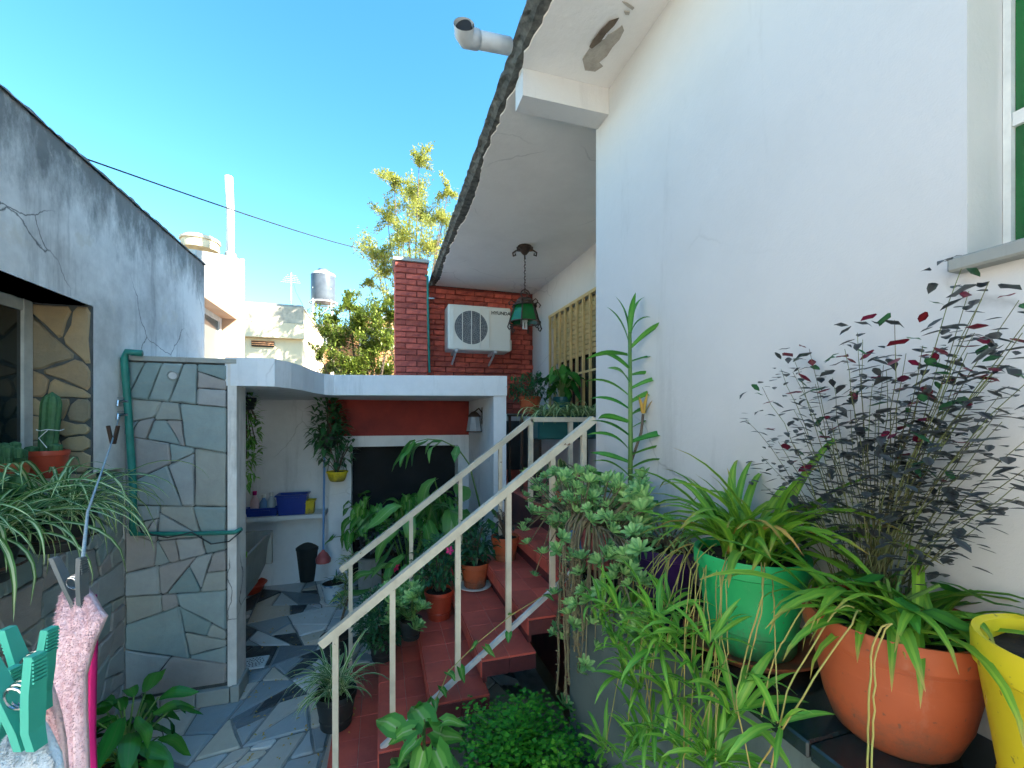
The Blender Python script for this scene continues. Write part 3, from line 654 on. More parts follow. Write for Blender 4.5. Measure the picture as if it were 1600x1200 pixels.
b = MB().tube([(.05*math.cos(t_) * (1 - t_*.07), 0, zb - .03 + .05*math.sin(t_)*(1 - t_*.07)) for t_ in [i*.4 for i in range(22)]], .007, 6)
b.lathe([(.001, -.06), (.06, -.07), (.09, -.10), (.085, -.115), (.12, -.135), (.125, -.15)], (0, 0, zb), 12)
for k in range(6):
    a = 6.283*k/6; c, s_ = math.cos(a), math.sin(a)
    b.tube([(c*r_, s_*r_, zb + z) for r_, z in ((.10, -.13), (.13, -.22), (.16, -.32), (.175, -.36), (.16, -.385), (.14, -.37), (.15, -.35))], .007, 6)
    b.tube([(c*r_, s_*r_, zb + z) for r_, z in ((.09, -.12), (.14, -.10), (.165, -.125), (.15, -.15))], .006, 5)
b.tube([(.155*math.cos(6.283*i/24), .155*math.sin(6.283*i/24), zb - .31) for i in range(25)], .007, 6)
b.build('frame', m_iron, hl, world=False)
MB().lathe([(.095, -.14), (.15, -.305)], (0, 0, zb), 6).build('glass', m_greenglass, hl, world=False)
MB().tube([(0, 0, zb - .22), (0, 0, zb - .30)], .03, 10).tube([(.015, 0, zb - .3), (.015, 0, zb - .37), (-.015, 0, zb - .37), (-.015, 0, zb - .3)], .011, 8).build('bulb', m_wframe, hl, world=False)
wlp = Vector((.945, 4.55, on(745, 660, 1, 4.55).z))
wlm = thing('wall_lantern', 'small black wall lantern fixed inside the grill shelter column', 'lantern', wlp)
MB().lathe([(.001, .12), (.03, .11), (.07, .07), (.075, .06)], n=8).tube([(0, 0, .11), (.05, 0, .15), (.09, 0, .1)], .008, 6).box(.085, .1, -.03, .03, -.02, .16).lathe([(.09, -.1), (.08, -.09)], n=8).build('hood', m_iron, wlm, world=False)
MB().lathe([(.06, .06), (.085, -.09)], n=8).build('glass', M('frosted_glass', (.30, .33, .36), None, 4, .2, 0), wlm, world=False)
# ------------------------------------------------------------------ plants
def wf_strap(wd): return lambda t: wd * (.55 + .9*t if t < .4 else .91) * (1 if t < .5 else max(.02, 1 - ((t - .5) / .5) ** 1.8))
def wf_oval(wd): return lambda t: wd * max(.03, math.sin(math.pi * min(1, t*.94 + .06)) ** .8)
def wf_heart(wd): return lambda t: wd * max(.02, (1 - t) ** .75 * (1.15 if t > .05 else 1.0)) * (.75 + .5 * min(1, t*4))
def strap_meshes(mat, k, L, wd, e0, e1, c0, c1, n=9, name='leaf'):
    out = []
    for i in range(k):
        e = rnd(e0, e1); cv = rnd(c0, c1); p = Vector((0, .01, 0)); path = [p.copy()]; ln = L*rnd(.75, 1.1); tw = rnd(-.25, .25)
        for j in range(n - 1):
            p = p + Vector((tw*j/n*ln/(n - 1), math.cos(e), math.sin(e))) * (ln / (n - 1)); e -= cv / (n - 1) * (.5 + 1.2*j/n); e = max(e, -1.5); path.append(p.copy())
        out.append(MB().blade(path, wf_strap(wd*rnd(.85, 1.15)), fold=.45).mesh(name, mat, True))
    return out
def leaf_meshes(mat, k, L, wd, shape=wf_oval, droop=.25, fold=.2, back=0, n=6, name='leaf'):
    out = []
    for i in range(k):
        dr_ = droop*rnd(.5, 1.5); sw = rnd(-.12, .12)
        path = [Vector((sw*L*t*t, L*t, -dr_*L*t*t + .06*L*math.sin(t*7 + i))) for t in [j/(n - 1) for j in range(n)]]
        out.append(MB().blade(path, shape(wd), fold=fold*rnd(.5, 1.3), back=back).mesh(name, mat, True))
    return out
def put(name, me, parent, loc, az, pitch=0, roll=0, sc=1):
    o = bpy.data.objects.new(name, me); COL.objects.link(o); o.parent = parent
    o.matrix_local = Matrix.Translation(loc) @ Matrix.Rotation(az, 4, 'Z') @ Matrix.Rotation(pitch, 4, 'X') @ Matrix.Rotation(roll, 4, 'Y') @ Matrix.Scale(sc, 4)
    return o
def pot(t, r, h, mat, taper=.72, rim=.035, round_=False, z=0, soil=True):
    if round_: prof = [(0, 0), (r*.55, 0), (r*.64, h*.05), (r*.76, h*.25), (r*.85, h*.55), (r*.885, h - rim - .012), (r*.895, h - rim - .011), (r*.905, h - rim), (r*.99, h - rim + .003), (r*1.01, h - .006), (r*.99, h), (r*.9, h - .004), (r*.86, h*.6)]
    else:
        q = lambda s_: r*(taper + (.95 - taper)*s_)
        prof = [(0, 0), (q(0), 0), (q(.02) + .003, .006), (q(.22), h*.22), (q(.22) + .004, h*.235), (q(.22) + .004, h*.255), (q(.28), h*.275), (r*.95, h - rim - .004), (r*.955, h - rim), (r, h - rim + .004), (r*1.01, h - .006), (r*.995, h), (r*.92, h - .004), (r*.86, h*.6)]
    MB().lathe(prof, (0, 0, z), 36).build('pot', mat, t, world=False, smooth=False)
    if soil: 
        nn = 24; MB().add([(0, 0, z + h*.9 + .008)] + [(r*.9*math.cos(6.283*i/nn), r*.9*math.sin(6.283*i/nn), z + h*.9 + rnd(-.004, .004)) for i in range(nn)], [(0, i + 1, (i + 1) % nn + 1) for i in range(nn)]).build('soil', m_soil, t, world=False)
    return h*.9
def saucer(name, label, loc, r, mat, h=.03):
    s_ = MB().lathe([(0, 0), (r*.82, 0), (r, h), (r*1.03, h), (r*1.02, h - .006), (r*.96, h - .006), (r*.8, .007), (0, .007)], n=40).build(name, mat, None, loc); tag(s_, label, 'saucer'); return s_
def spider(t, z, n, meshes, spread=.03, sc=(.7, 1.05)):
    for i in range(n):
        a = rnd(0, 6.283); put('leaf', random.choice(meshes), t, (rnd(-spread, spread), rnd(-spread, spread), z), a, rnd(-.12, .25), rnd(-.3, .3), rnd(*sc))
def broad(t, z, n, meshes, h0, h1, spread, stemr=.0035, pitch=(-.9, .2), mat=None, bias=None, sc=(.7, 1.15), lean=1.0):
    b = MB()
    for i in range(n):
        a = rnd(0, 6.283) if not bias or random.random() > .5 else bias + rnd(-.9, .9)
        hh = rnd(h0, h1); rr = spread*rnd(.15, 1) * (1.15 - .5*(hh - h0) / max(.01, h1 - h0)); p = Vector((-math.sin(a)*rr*lean, math.cos(a)*rr*lean, z + hh))
        b.tube([(p.x*.08, p.y*.08, z), (p.x*.35, p.y*.35, z + hh*.6), p], stemr, 4, False)
        put('leaf', random.choice(meshes), t, p, a + rnd(-.5, .5), rnd(*pitch), rnd(-.4, .4), rnd(*sc))
    b.build('stems', mat or m_stem, t, world=False)
def bushy(t, z, n, mat, L, wd, R_, H_, zc, part='foliage', shape=wf_oval, stems=14, flat=.5, kind='stuff'):
    b = MB(); sb = MB()
    for i in range(n):
        while True:
            p = Vector((rnd(-1, 1), rnd(-1, 1), rnd(-1, 1)))
            if .25 < p.length < 1: break
        q = Vector((p.x*R_, p.y*R_, z + zc + p.z*H_)) * 1.0
        d = (Vector((p.x, p.y, p.z*.5 + .2)) + Vector((rnd(-.8, .8), rnd(-.8, .8), rnd(-.8, .6)))).normalized(); l = L*rnd(.6, 1.2)
        b.blade([q, q + d*l*.5, q + d*l + Vector((0, 0, -l*.2))], lambda tt: wd*(.35, 1, .08)[int(round(tt*2))]*l/L, fold=.15, r=rnd(0, 1))
        if i < stems: sb.tube([(0, 0, z - .02), (p.x*R_*.4, p.y*R_*.4, z + (zc + p.z*H_)*.5), q], .004, 4, False)
    sb.build('stems', m_wood, t, world=False)
    o = b.build(part, mat, t, world=False); o['kind'] = kind; return o
def pp(name, label, cat, loc): return thing(name, label, cat, loc)
# --- ledge: green pot with spider plant
LZ = 1.2705
def xy(px, X):      # a point on the ledge top under photo column px at cross position X
    r = ray(px, 655); k = X / r.x; return Vector((X, r.y*k, LZ))
gl = xy(1172, .955)
saucer('pot_saucer', 'wide terracotta plastic saucer under the green pot', gl + Vector((0, 0, .001)), .165, m_terra)
t = pp('spider_plant', 'lush green spider plant in bright green plastic pot on black ledge', 'plant', gl + Vector((0, 0, .009)))
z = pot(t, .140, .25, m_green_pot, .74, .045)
sm = strap_meshes(l_spiderg, 16, .40, .0135, .65, 1.4, 1.0, 2.5)
spider(t, z, 92, sm, .06, (.6, 1.1)); spider(t, z, 4, strap_meshes(l_yellow, 3, .34, .010, .6, 1.0, 1.4, 2.2), .05, (.8, 1))
# runners and plantlets hang over the ledge edge
pm = strap_meshes(l_plantlet, 10, .13, .0075, .1, 1.2, .8, 2.2, 7)
def runner(t, pxs, plantlet=True, rad=.0014, mat=m_runner, sc=(.7, 1.1), n=12):
    P = [on(px, py, 0, X) - t.location for px, py, X in pxs]
    Q = []
    for i in range(len(P) - 1):
        for k in range(5): Q.append(P[i].lerp(P[i + 1], k / 5) + Vector((rnd(-.001, .001), rnd(-.0015, .0015), .01*math.sin(k/5*3.14)*(.3 if i else 1))))
    Q.append(P[-1]); MB().tube(Q, rad, 5, False).build('runner', mat, t, world=False, smooth=True)
    if plantlet:
        for i in range(n): put('plantlet_leaf', random.choice(pm), t, P[-1] + Vector((rnd(-.008, .008), rnd(-.008, .008), rnd(-.008, .008))), rnd(0, 6.283), rnd(-.3, .5), rnd(-.4, .4), rnd(*sc))
runner(t, [(1100, 850, .88), (1090, 870, .80), (1085, 950, .74), (1080, 1045, .72)])
runner(t, [(1120, 850, .86), (1080, 890, .76), (1070, 980, .71), (1068, 1200, .69)], False)
runner(t, [(1140, 870, .84), (1125, 900, .77), (1128, 1000, .73), (1150, 1115, .70)], sc=(1, 1.5))
runner(t, [(1150, 870, .84), (1134, 910, .77), (1138, 1020, .73), (1095, 1135, .69), (1050, 1215, .68)], False)
runner(t, [(1190, 880, .83), (1192, 930, .77), (1160, 1040, .73), (1150, 1100, .7), (1175, 1215, .68)], False, .0017)
runner(t, [(1195, 880, .83), (1190, 960, .76), (1165, 1060, .73)], sc=(.5, .8), n=7)
runner(t, [(1080, 850, .88), (1030, 880, .8), (1005, 960, .74), (998, 1075, .72)])
runner(t, [(1075, 850, .88), (1020, 890, .8), (985, 955, .76)])
runner(t, [(1085, 850, .88), (1060, 900, .8), (1045, 945, .76)])
runner(t, [(1060, 840, .9), (1010, 900, .79), (1000, 1000, .73), (1020, 1140, .70)], n=16)
runner(t, [(1060, 840, .9), (1015, 900, .79), (990, 1050, .72), (975, 1190, .69)])
for x0_, y0_, x1_, y1_, n_ in ((1060, 860, 965, 1010, 11), (1050, 860, 1030, 1010, 12), (1075, 865, 1052, 1090, 14), (1095, 865, 1110, 1000, 9), (1120, 870, 1118, 1185, 16), (1065, 862, 1000, 1165, 14), (1110, 868, 1075, 1180, 14), (1205, 900, 1215, 1130, 8), (1040, 860, 945, 1170, 14)):
    runner(t, [(x0_, y0_, .88), (x0_*.6 + x1_*.4, y0_ + 40, .79), (x0_*.3 + x1_*.7, (y0_ + y1_)/2 + 10, .735), (x1_, y1_, .70)], n=n_)
for k in range(16):
    x1_, y1_ = rnd(925, 1125), rnd(940, 1195); x0_ = min(1190, max(1000, x1_ + rnd(-20, 60)))
    runner(t, [(x0_, 862, .86), (x0_*.6 + x1_*.4, 905, .79), (x0_*.3 + x1_*.7, (905 + y1_)/2, .735), (x1_, y1_, rnd(.66, .72))], n=random.randint(7, 14), sc=(.6, 1.25), rad=.0014)
# --- terracotta pot, round, with hanging runners
tl = xy(1395, .96)
t = pp('spider_plant', 'drooping spider plant in large round terracotta pot next to the yellow pot', 'plant', tl)
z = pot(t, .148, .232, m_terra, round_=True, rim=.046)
spider(t, z, 74, strap_meshes(l_spiderg, 12, .33, .0125, .35, 1.2, 1.2, 2.4), .08, (.6, 1.05))
broad(t, z, 9, leaf_meshes(l_drac, 4, .13, .022), .03, .10, .10)
runner(t, [(1335, 950, .84), (1300, 960, .79), (1230, 1080, .72), (1205, 1200, .69)], False, .0016)
runner(t, [(1345, 955, .84), (1330, 975, .79), (1235, 1120, .70), (1180, 1210, .68)], False, .0016)
runner(t, [(1390, 975, .80), (1362, 1010, .775), (1358, 1100, .75), (1356, 1215, .73)], False, .0017)
runner(t, [(1395, 975, .80), (1368, 1020, .775), (1366, 1110, .75), (1362, 1215, .73)], False, .0015)
runner(t, [(1280, 930, .86), (1255, 950, .79), (1225, 1000, .76), (1205, 1040, .74), (1190, 1120, .72)], False, .0016)
# --- yellow pot
yl = xy(1722, .95)
t = pp('yellow_pot', 'bright yellow plastic pot at the right end of the ledge', 'pot', yl)
z = pot(t, .125, .29, m_yellow_pot, .70, .05)
# --- purple leaved shrub growing behind the terracotta pot
sl_ = Vector((1.045, .70, LZ))
t = pp('purple_shrub', 'airy dark purple leaved shrub against the white wall', 'shrub', sl_)
z = pot(t, .065, .16, m_black_pot)
sb = MB(); nleaf = 0; extra = MB()
pmesh = leaf_meshes(l_purple, 6, .034, .0088, droop=.2, n=4); wmesh = leaf_meshes(l_wine, 3, .033, .0098, droop=.2, n=4); gmesh = leaf_meshes(l_dark, 3, .034, .009, n=4)
hull = [(1190, 605), (1240, 560), (1265, 545), (1320, 545), (1340, 520), (1400, 500), (1440, 540), (1500, 420), (1545, 440), (1590, 470), (1600, 520), (1570, 560), (1520, 520), (1470, 560), (1380, 570), (1300, 590), (1240, 640), (1215, 690), (1235, 740), (1330, 640), (1420, 620), (1500, 600), (1560, 640), (1600, 600), (1600, 690), (1280, 720), (1350, 700), (1440, 690), (1530, 720), (1590, 760), (1260, 790), (1340, 780), (1420, 760), (1490, 780), (1560, 800), (1610, 830), (1370, 650), (1460, 650), (1300, 660), (1640, 560), (1650, 700), (1450, 600), (1550, 590)]
hull = [h_ for h_ in hull if h_[0] <= 1600]
hull = hull + [(x + rnd(-55, 20), y + rnd(10, 70)) for x, y in hull]
for px, py in hull:
    P = on(px, py, 0, rnd(.90, 1.075)) - sl_
    if P.y + sl_.y < .2: P = on(px, py, 0, 1.07) - sl_
    B = Vector((rnd(-.03, .03), rnd(-.06, .06), z)); C = Vector((P.x*.45 + rnd(-.02, .02), P.y*.35 + rnd(-.03, .03), z + (P.z - z)*.6)); Q = []
    for k in range(11):
        s_ = k/10; Q.append(B*(1 - s_)**2 + C*2*s_*(1 - s_) + P*s_*s_ + Vector((rnd(-.003, .003), rnd(-.003, .003), 0)))
    sb.tube(Q, [.0017 - .0011*k/10 for k in range(11)], 4, False)
    for k in range(6, 11):
        for m_ in range(4):
            q = Q[k] + Vector((rnd(-.03, .012), rnd(-.035, .035), rnd(-.025, .025))); me = random.choice(wmesh if random.random() < .2 else (gmesh if random.random() < .22 else pmesh))
            az = rnd(0, 6.283); pi_ = rnd(-.5, .25); sc = rnd(.55, 1.15)
            if sl_.x + q.x + .03 > XR - .012: q.x = XR - .045 - sl_.x
            if nleaf < 296: put('leaf', me, t, q, az, pi_, rnd(-.4, .4), sc); nleaf += 1
            else:
                d = Vector((-math.sin(az), math.cos(az), pi_))*.034*sc
                if sl_.x + (q + d).x > XR - .006: d.x = -abs(d.x)
                extra.blade([q, q + d*.33, q + d*.67, q + d], lambda tt: .0088*sc*max(.05, math.sin(3.14*min(1, tt*.94 + .06))), r=rnd(0, 1))
sb.build('stems', M('olive_stem', (.15, .20, .06), (.10, .07, .045), 12, .6, .1), t, world=False); o = extra.build('small_leaves', l_purple, t, world=False); o['kind'] = 'stuff'
# --- purple pot
t = pp('purple_pot_plant', 'dark purple plastic pot with tangled grey stems on the ledge', 'plant', xy(1040, .96))
z = pot(t, .115, .17, m_purple_pot)
bushy(t, z, 160, l_succ, .05, .008, .13, .06, .05)
b = MB()
for i in range(26):
    a = rnd(0, 6.283); rr = rnd(.1, .17); b.tube([(0, 0, z), (rr*.6*math.cos(a), rr*.6*math.sin(a), z + rnd(.02, .06)), (rr*math.cos(a), rr*math.sin(a), z - rnd(-.01, .06))], .003, 5, False)
b.build('bare_stems', m_tail, t, world=False)
# --- tall dracaena
dl = xy(984, 1.03); dl.y = min(dl.y, 1.74)
t = pp('dracaena', 'tall single stemmed dracaena with narrow leaves against white wall', 'plant', dl)
z = pot(t, .08, .15, m_wframe)
dd = (dl - Vector((0, 0, CH))).dot(FW); zt = at(984, 520, dd).z - dl.z
MB().tube([(0, 0, z), (.004, 0, zt*.5), (0, 0, zt)], [.012, .0105, .008], 10).build('stem', m_stem, t, world=False, smooth=True)
dm = strap_meshes(l_drac, 9, .25, .0165, .3, .85, .5, 1.7, 9)
ca = math.atan2(-RT.x, RT.y)
for k in range(27):
    s_ = k/26; zz_ = z + .09 + (zt - z - .10)*s_; a = ca + (math.pi if k % 2 else 0) + rnd(-.75, .75)
    o = put('leaf', random.choice(dm), t, (0, 0, zz_), a, 0 if s_ < .9 else .55, rnd(-1.0, 1.0), rnd(.65, 1.0))
for k in range(3): put('leaf', random.choice(dm), t, (0, 0, zt - .01), ca + k*2.1 + 2.6, .75, 0, .85)
MB().tube([(.01, 0, z + .3), (.05, -.01, z + .42), (.06, -.01, z + .5)], .006, 6).build('side_shoot', m_wood, t, world=False)
for k in range(6): put('young_leaf', random.choice(strap_meshes(l_yellow, 1, .10, .010, .8, 1.2, .2, .6, 6)), t, (.06, -.01, z + .5), k*1.05, .3, 0, rnd(.7, 1))
for k in range(12): put('leaf', random.choice(dm), t, (rnd(-.03, .03), rnd(-.03, .03), z + .02), rnd(0, 6.283), .25, 0, rnd(.55, .8))
# --- succulents at the ledge end
def rosette_mesh(L, n, mat):
    b = MB()
    for i in range(n):
        a = i*2.399; e = .15 + .9*i/n; l = L*(1 - .5*i/n); d = Vector((math.cos(a)*math.cos(e), math.sin(a)*math.cos(e), math.sin(e)))
        b.blade([d*l*.05, d*l*.4, d*l*.75 + Vector((0, 0, .006*l/L)), d*l + Vector((0, 0, .008))], lambda tt: l*(.10, .17, .24, .05)[int(round(tt*3))], fold=.35, r=rnd(.2, .8))
    return b.mesh('rosette', mat, True)
ros = [rosette_mesh(.044, 15, l_succ) for _ in range(5)]
def succulent(name, label, loc, pr, ph, pm_, spots, zpot=0):
    t = pp(name, label, 'plant', loc); z = pot(t, pr, ph, pm_); b = MB()
    for P in spots:
        P = P - t.location; b.tube([(rnd(-.03, .03), rnd(-.03, .03), z), (P.x*.5 + rnd(-.03, .03), P.y*.5 + rnd(-.03, .03), max(z, P.z*.5) + .05), P], [.004, .0032, .0025], 5, False)
        o = put('rosette', random.choice(ros), t, P, rnd(0, 6), rnd(-.5, .9), rnd(-.7, .7), rnd(.7, 1.25))
    b.build('branches', m_tail, t, world=False); return t, z
spots = [on(rnd(905, 1010), 745 + 95*random.random()**.8, 0, rnd(.80, 1.0)) for _ in range(125)] + [on(rnd(860, 1010), rnd(830, 1000), 0, rnd(.70, .78)) for _ in range(46)] + [on(x, y, 0, rnd(.72, .77)) for x, y in ((930, 930), (960, 905), (985, 880), (905, 900), (945, 960), (930, 1010), (915, 1040), (955, 985), (900, 945), (925, 975), (880, 1100), (1000, 860), (905, 1050))]
p_ = xy(936, .87); p_.y = min(p_.y, 1.66)
t, z = succulent('rosette_succulent', 'pale green rosette succulent spilling from a pink pot at the ledge end', p_, .085, .17, m_pink_pot, spots)
b = MB(); sp_ = MB()
for i in range(10):                              # trailing stems covered in small fat leaves
    px = rnd(872, 905); bot = rnd(960, 1120); X = rnd(.735, .765)
    A = on(px + rnd(10, 40), 800, 0, .80) - t.location; Bq = on(px, 850, 0, X) - t.location; Cq = on(px + rnd(-12, 12), bot, 0, X) - t.location
    Q = [A, A.lerp(Bq, .6) + Vector((0, 0, .03)), Bq] + [Bq.lerp(Cq, k/8) + Vector((rnd(-.005, .005), rnd(-.006, .006), 0)) for k in range(1, 9)]
    b.tube(Q, [.0035 + .002*random.random() for _ in Q], 6, False)
    for k in range(90):
        s_ = rnd(0, 8); q = Bq.lerp(Cq, s_/8); d = Vector((rnd(-1, 1), rnd(-1, 1), rnd(-.8, .3))).normalized()*rnd(.007, .013)
        sp_.tube([q, q + d*.6, q + d], [.002, .003, .0008], 4, False)
b.build('trailing_stems', m_tail, t, world=False, smooth=True); o = sp_.build('stem_leaflets', m_tail, t, world=False); o['kind'] = 'stuff'
spots = [on(rnd(815, 925), 735 + 90*random.random(), 0, rnd(.76, .95)) for _ in range(90)] + [on(x, y, 0, .74) for x, y in ((818, 830), (830, 800), (825, 850), (850, 865), (835, 900))]
p_ = Vector((.86, 1.755, LZ)); succulent('rosette_succulent', 'leggy rosette succulent in a blue pot beside the near stair railing', p_, .07, .13, m_blue_pot, spots)
# --- wall base: ferns and syngonium growing below the stairs
def fern(name, label, loc, pr, ph, n, R_, H_):
    t = pp(name, label, 'plant', loc); z = pot(t, pr, ph, m_black_pot); b = MB(); sb = MB()
    for i in range(n):
        a = rnd(0, 6.283); rr = R_*math.sqrt(rnd(.02, 1)); tip = Vector((rr*math.cos(a), rr*math.sin(a), z + H_*rnd(.35, 1)*(1.1 - .6*rr/R_)))
        Q = [Vector((0, 0, z)), Vector((tip.x*.4, tip.y*.4, z + (tip.z - z)*.75)), tip]; sb.tube(Q, .0012, 3, False)
        for k in range(26):
            s_ = rnd(.45, 1.05); q = (Q[1].lerp(Q[2], (s_ - .5)*2)) + Vector((rnd(-.05, .05), rnd(-.05, .05), rnd(-.025, .02))); aa = rnd(0, 6.283); L = rnd(.012, .021)
            d = Vector((math.cos(aa), math.sin(aa), rnd(-.5, .2))); s2 = Vector((-math.sin(aa), math.cos(aa), rnd(-.2, .2)))
            b.add([q, q + d*L*.7 - s2*L*.55, q + d*L - s2*L*.2, q + d*L + s2*L*.25, q + d*L*.7 + s2*L*.55], [(0, 1, 2), (0, 2, 3), (0, 3, 4)], [0, 1, 1, 1, 1], [0, 1, 1, 1, 1], rnd(0, 1))
    sb.build('stalks', m_black_pot, t, world=False); o = b.build('fronds', l_fern, t, world=False); o['kind'] = 'stuff'
fern('maidenhair_fern', 'bright green maidenhair fern filling the gap beneath the hanging succulents', (.52, 1.66, 0), .15, .5, 150, .30, .34)
fern('maidenhair_fern', 'smaller maidenhair fern at the foot of the ledge wall', (.60, 1.38, 0), .13, .42, 170, .27, .36)
t = pp('arrowhead_plant', 'arrowhead vine with veined pale leaves at the foot of the stairs', 'plant', (.16, 1.70, 0))
z = pot(t, .13, .42, m_black_pot)
ym = leaf_meshes(l_syng, 6, .13, .042, wf_heart, .3, .25, .035)
broad(t, z, 22, ym, .10, .34, .24, pitch=(-.9, .1))
Q = [on(x, y, 1, 2.08) - t.location for x, y in ((655, 1140), (690, 1075), (700, 1050), (745, 1005), (800, 960), (850, 930))]
MB().tube([Vector((0, 0, z))] + Q, .0022, 5, False).build('vine', m_runner, t, world=False)
for q in Q + [q.lerp(Q[0], .3) for q in Q[1:]]: put('leaf', random.choice(ym), t, q, rnd(0, 6.28), rnd(-.8, .1), 0, rnd(.35, .5))
# --- pots on the stairs
def step_at(px, k, y=None):
    r = ray(px, 655); z = RI*k; y = y or 2.85; return Vector((r.x*y/r.y, y, z + .0008))
p_ = step_at(525, 1, 2.62)
t = pp('spider_plant', 'variegated spider plant in a dark pot on the lowest red step', 'plant', p_ + Vector((0, 0, 0))); z = pot(t, .11, .19, m_black_pot)
spider(t, z, 95, strap_meshes(l_spiderw, 12, .38, .009, .45, 1.3, 1.5, 3.0), .04, (.6, 1.05))
p_ = step_at(598, 2, 2.92); t = pp('leafy_bush', 'dense dark small leaved bush on the second step', 'plant', p_); z = pot(t, .09, .15, m_black_pot)
bushy(t, z, 2400, l_dark, .028, .008, .18, .20, .13)
p_ = step_at(642, 3, 2.78); t = pp('umbrella_succulent', 'light green whorled leaf plant on the third step', 'plant', p_ + Vector((.0, 0, 0))); z = pot(t, .07, .12, m_black_pot)
b = MB()
for i in range(26):
    q = Vector((rnd(-.13, .1), rnd(-.16, .08), z + rnd(-.02, .24))); b.tube([(0, 0, z), (q.x*.5, q.y*.5, z + .08), q], .004, 5, False); put('rosette', random.choice(ros), t, q, rnd(0, 6), rnd(-.4, .6), rnd(-.5, .5), rnd(1.1, 1.7))
b.build('branches', m_stem, t, world=False)
p_ = step_at(686, 3, 3.02); t = pp('flowering_impatiens', 'orange red pot with dark foliage and pink flowers on the third step', 'plant', p_); z = pot(t, .10, .19, m_red_pot, .75, .03)
bushy(t, z, 420, l_dark, .05, .014, .17, .17, .22)
def petals(t, spots):
    me = MB()
    for i in range(5): a = i*1.2566; me.add([(0, 0, 0), (.022*math.cos(a - .5), .022*math.sin(a - .5), .004), (.032*math.cos(a), .032*math.sin(a), .002), (.022*math.cos(a + .5), .022*math.sin(a + .5), .004)], [(0, 1, 2, 3)], [0, 1, 1, 1], [0, .5, 1, .5])
    me = me.mesh('flower', l_flower)
    for q in spots: put('flower', me, t, q, rnd(0, 6), 1.25, 0, 1)
petals(t, [on(x, y, 1, p_.y - .17) - t.location for x, y in ((703, 860), (706, 893), (620, 888))])
p_ = step_at(742, 4, 3.04); saucer('pot_saucer', 'pale round saucer under the terracotta pot on the fourth step', p_, .115, m_wframe, .016)
t = pp('terracotta_pot_plant', 'terracotta pot with dark drooping leaves standing on a pale saucer', 'plant', p_ + Vector((0, 0, .008))); z = pot(t, .10, .17, m_terra, .74, .035)
bushy(t, z, 260, l_dark, .06, .016, .15, .15, .17)
p_ = step_at(789, 5, 3.05); t = pp('terracotta_pot_plant', 'terracotta pot with a thin sparse twiggy seedling on upper step', 'plant', p_); z = pot(t, .10, .17, m_terra, .76, .035)
bushy(t, z, 40, l_purple, .035, .011, .08, .14, .15, stems=30)
p_ = Vector((-.32, 3.42, 0)); t = pp('variegated_dracaena', 'cream edged bushy dracaena behind the far stair railing', 'plant', p_); z = pot(t, .11, .3, m_black_pot)
MB().tube([(0, 0, z), (.1, 0, z + .35), (.12, 0, z + .62)], .009, 6).build('stem', m_wood, t, world=False)
vm = strap_meshes(l_var2, 8, .15, .008, .2, .9, .5, 1.6, 6)
for i in range(90): s_ = rnd(.35, 1); put('leaf', random.choice(vm), t, (.12*s_, 0, z + .62*s_), rnd(0, 6.28), rnd(-.2, .4), 0, rnd(.6, 1))
# --- tall philodendron with arching frond beside the column
p_ = Vector((.62, 3.75, 0)); t = pp('philodendron', 'tall philodendron with one pale arching frond in front of the grill', 'plant', p_); z = pot(t, .14, .3, m_black_pot)
fr = [on(x, y, 1, 3.75) - p_ for x, y in ((752, 800), (742, 760), (733, 725), (715, 700), (690, 688), (668, 686), (650, 690))]
MB().tube([Vector((0, 0, z))] + fr, [.010, .009, .008, .007, .006, .005, .004, .003], 6).build('frond_stalk', m_stem, t, world=False, smooth=True)
fm = leaf_meshes(l_philo, 5, .28, .042, wf_oval, .6, .35, 0, 8)
for q, az, s_ in ((fr[6], 1.5, 1.0), (fr[5], 1.9, 1.0), (fr[5], 1.2, .9), (fr[4], 2.4, .95), (fr[4], .8, .8), (fr[3], 2.8, .9), (fr[3], .2, .5), (fr[6], 2.1, .9), (fr[6], 1.1, .8)): put('leaf', random.choice(fm), t, q, az + YAW*0, rnd(-.7, .05), rnd(-.5, .5), s_)
broad(t, z, 24, leaf_meshes(l_philo, 5, .30, .085, wf_oval, .5, .25, .03, 8), .4, 1.1, .34, .006)
# --- plants inside the grill opening
for i, (x, lab, me, n) in enumerate(((-.12, 'arrowhead vine at the left end of the grill opening', ym, 30), (.30, 'arrowhead vine in the middle of the grill opening', ym, 40), (.68, 'arrowhead vine at the right end of the grill opening', ym, 34))):
    t = pp('arrowhead_plant', lab, 'plant', (x, 5.12, .35)); z = pot(t, .13, .31, m_black_pot)
    MB().box(-.12, .12, -.12, .12, -.35, -.001).build('plinth', m_conc, t, world=False)
    broad(t, z, n + 26, me, -.05, .42, .34, .004, (-1.2, .1), bias=math.pi, sc=(.7, 1.35))
t = pp('dark_vine', 'dark purple trailing foliage along the grill counter', 'plant', (.12, 4.85, 0)); z = pot(t, .12, .45, m_black_pot)
bushy(t, z, 420, l_purple, .07, .02, .34, .16, .22)
t = pp('bushy_leaf_plant', 'broad leaved green plant below the grill counter behind the stairs', 'plant', (.22, 3.62, 0)); z = pot(t, .13, .3, m_black_pot)
broad(t, z, 34, leaf_meshes(l_philo, 5, .26, .055, wf_oval, .4, .25, .02, 7), .25, .95, .36, .005)
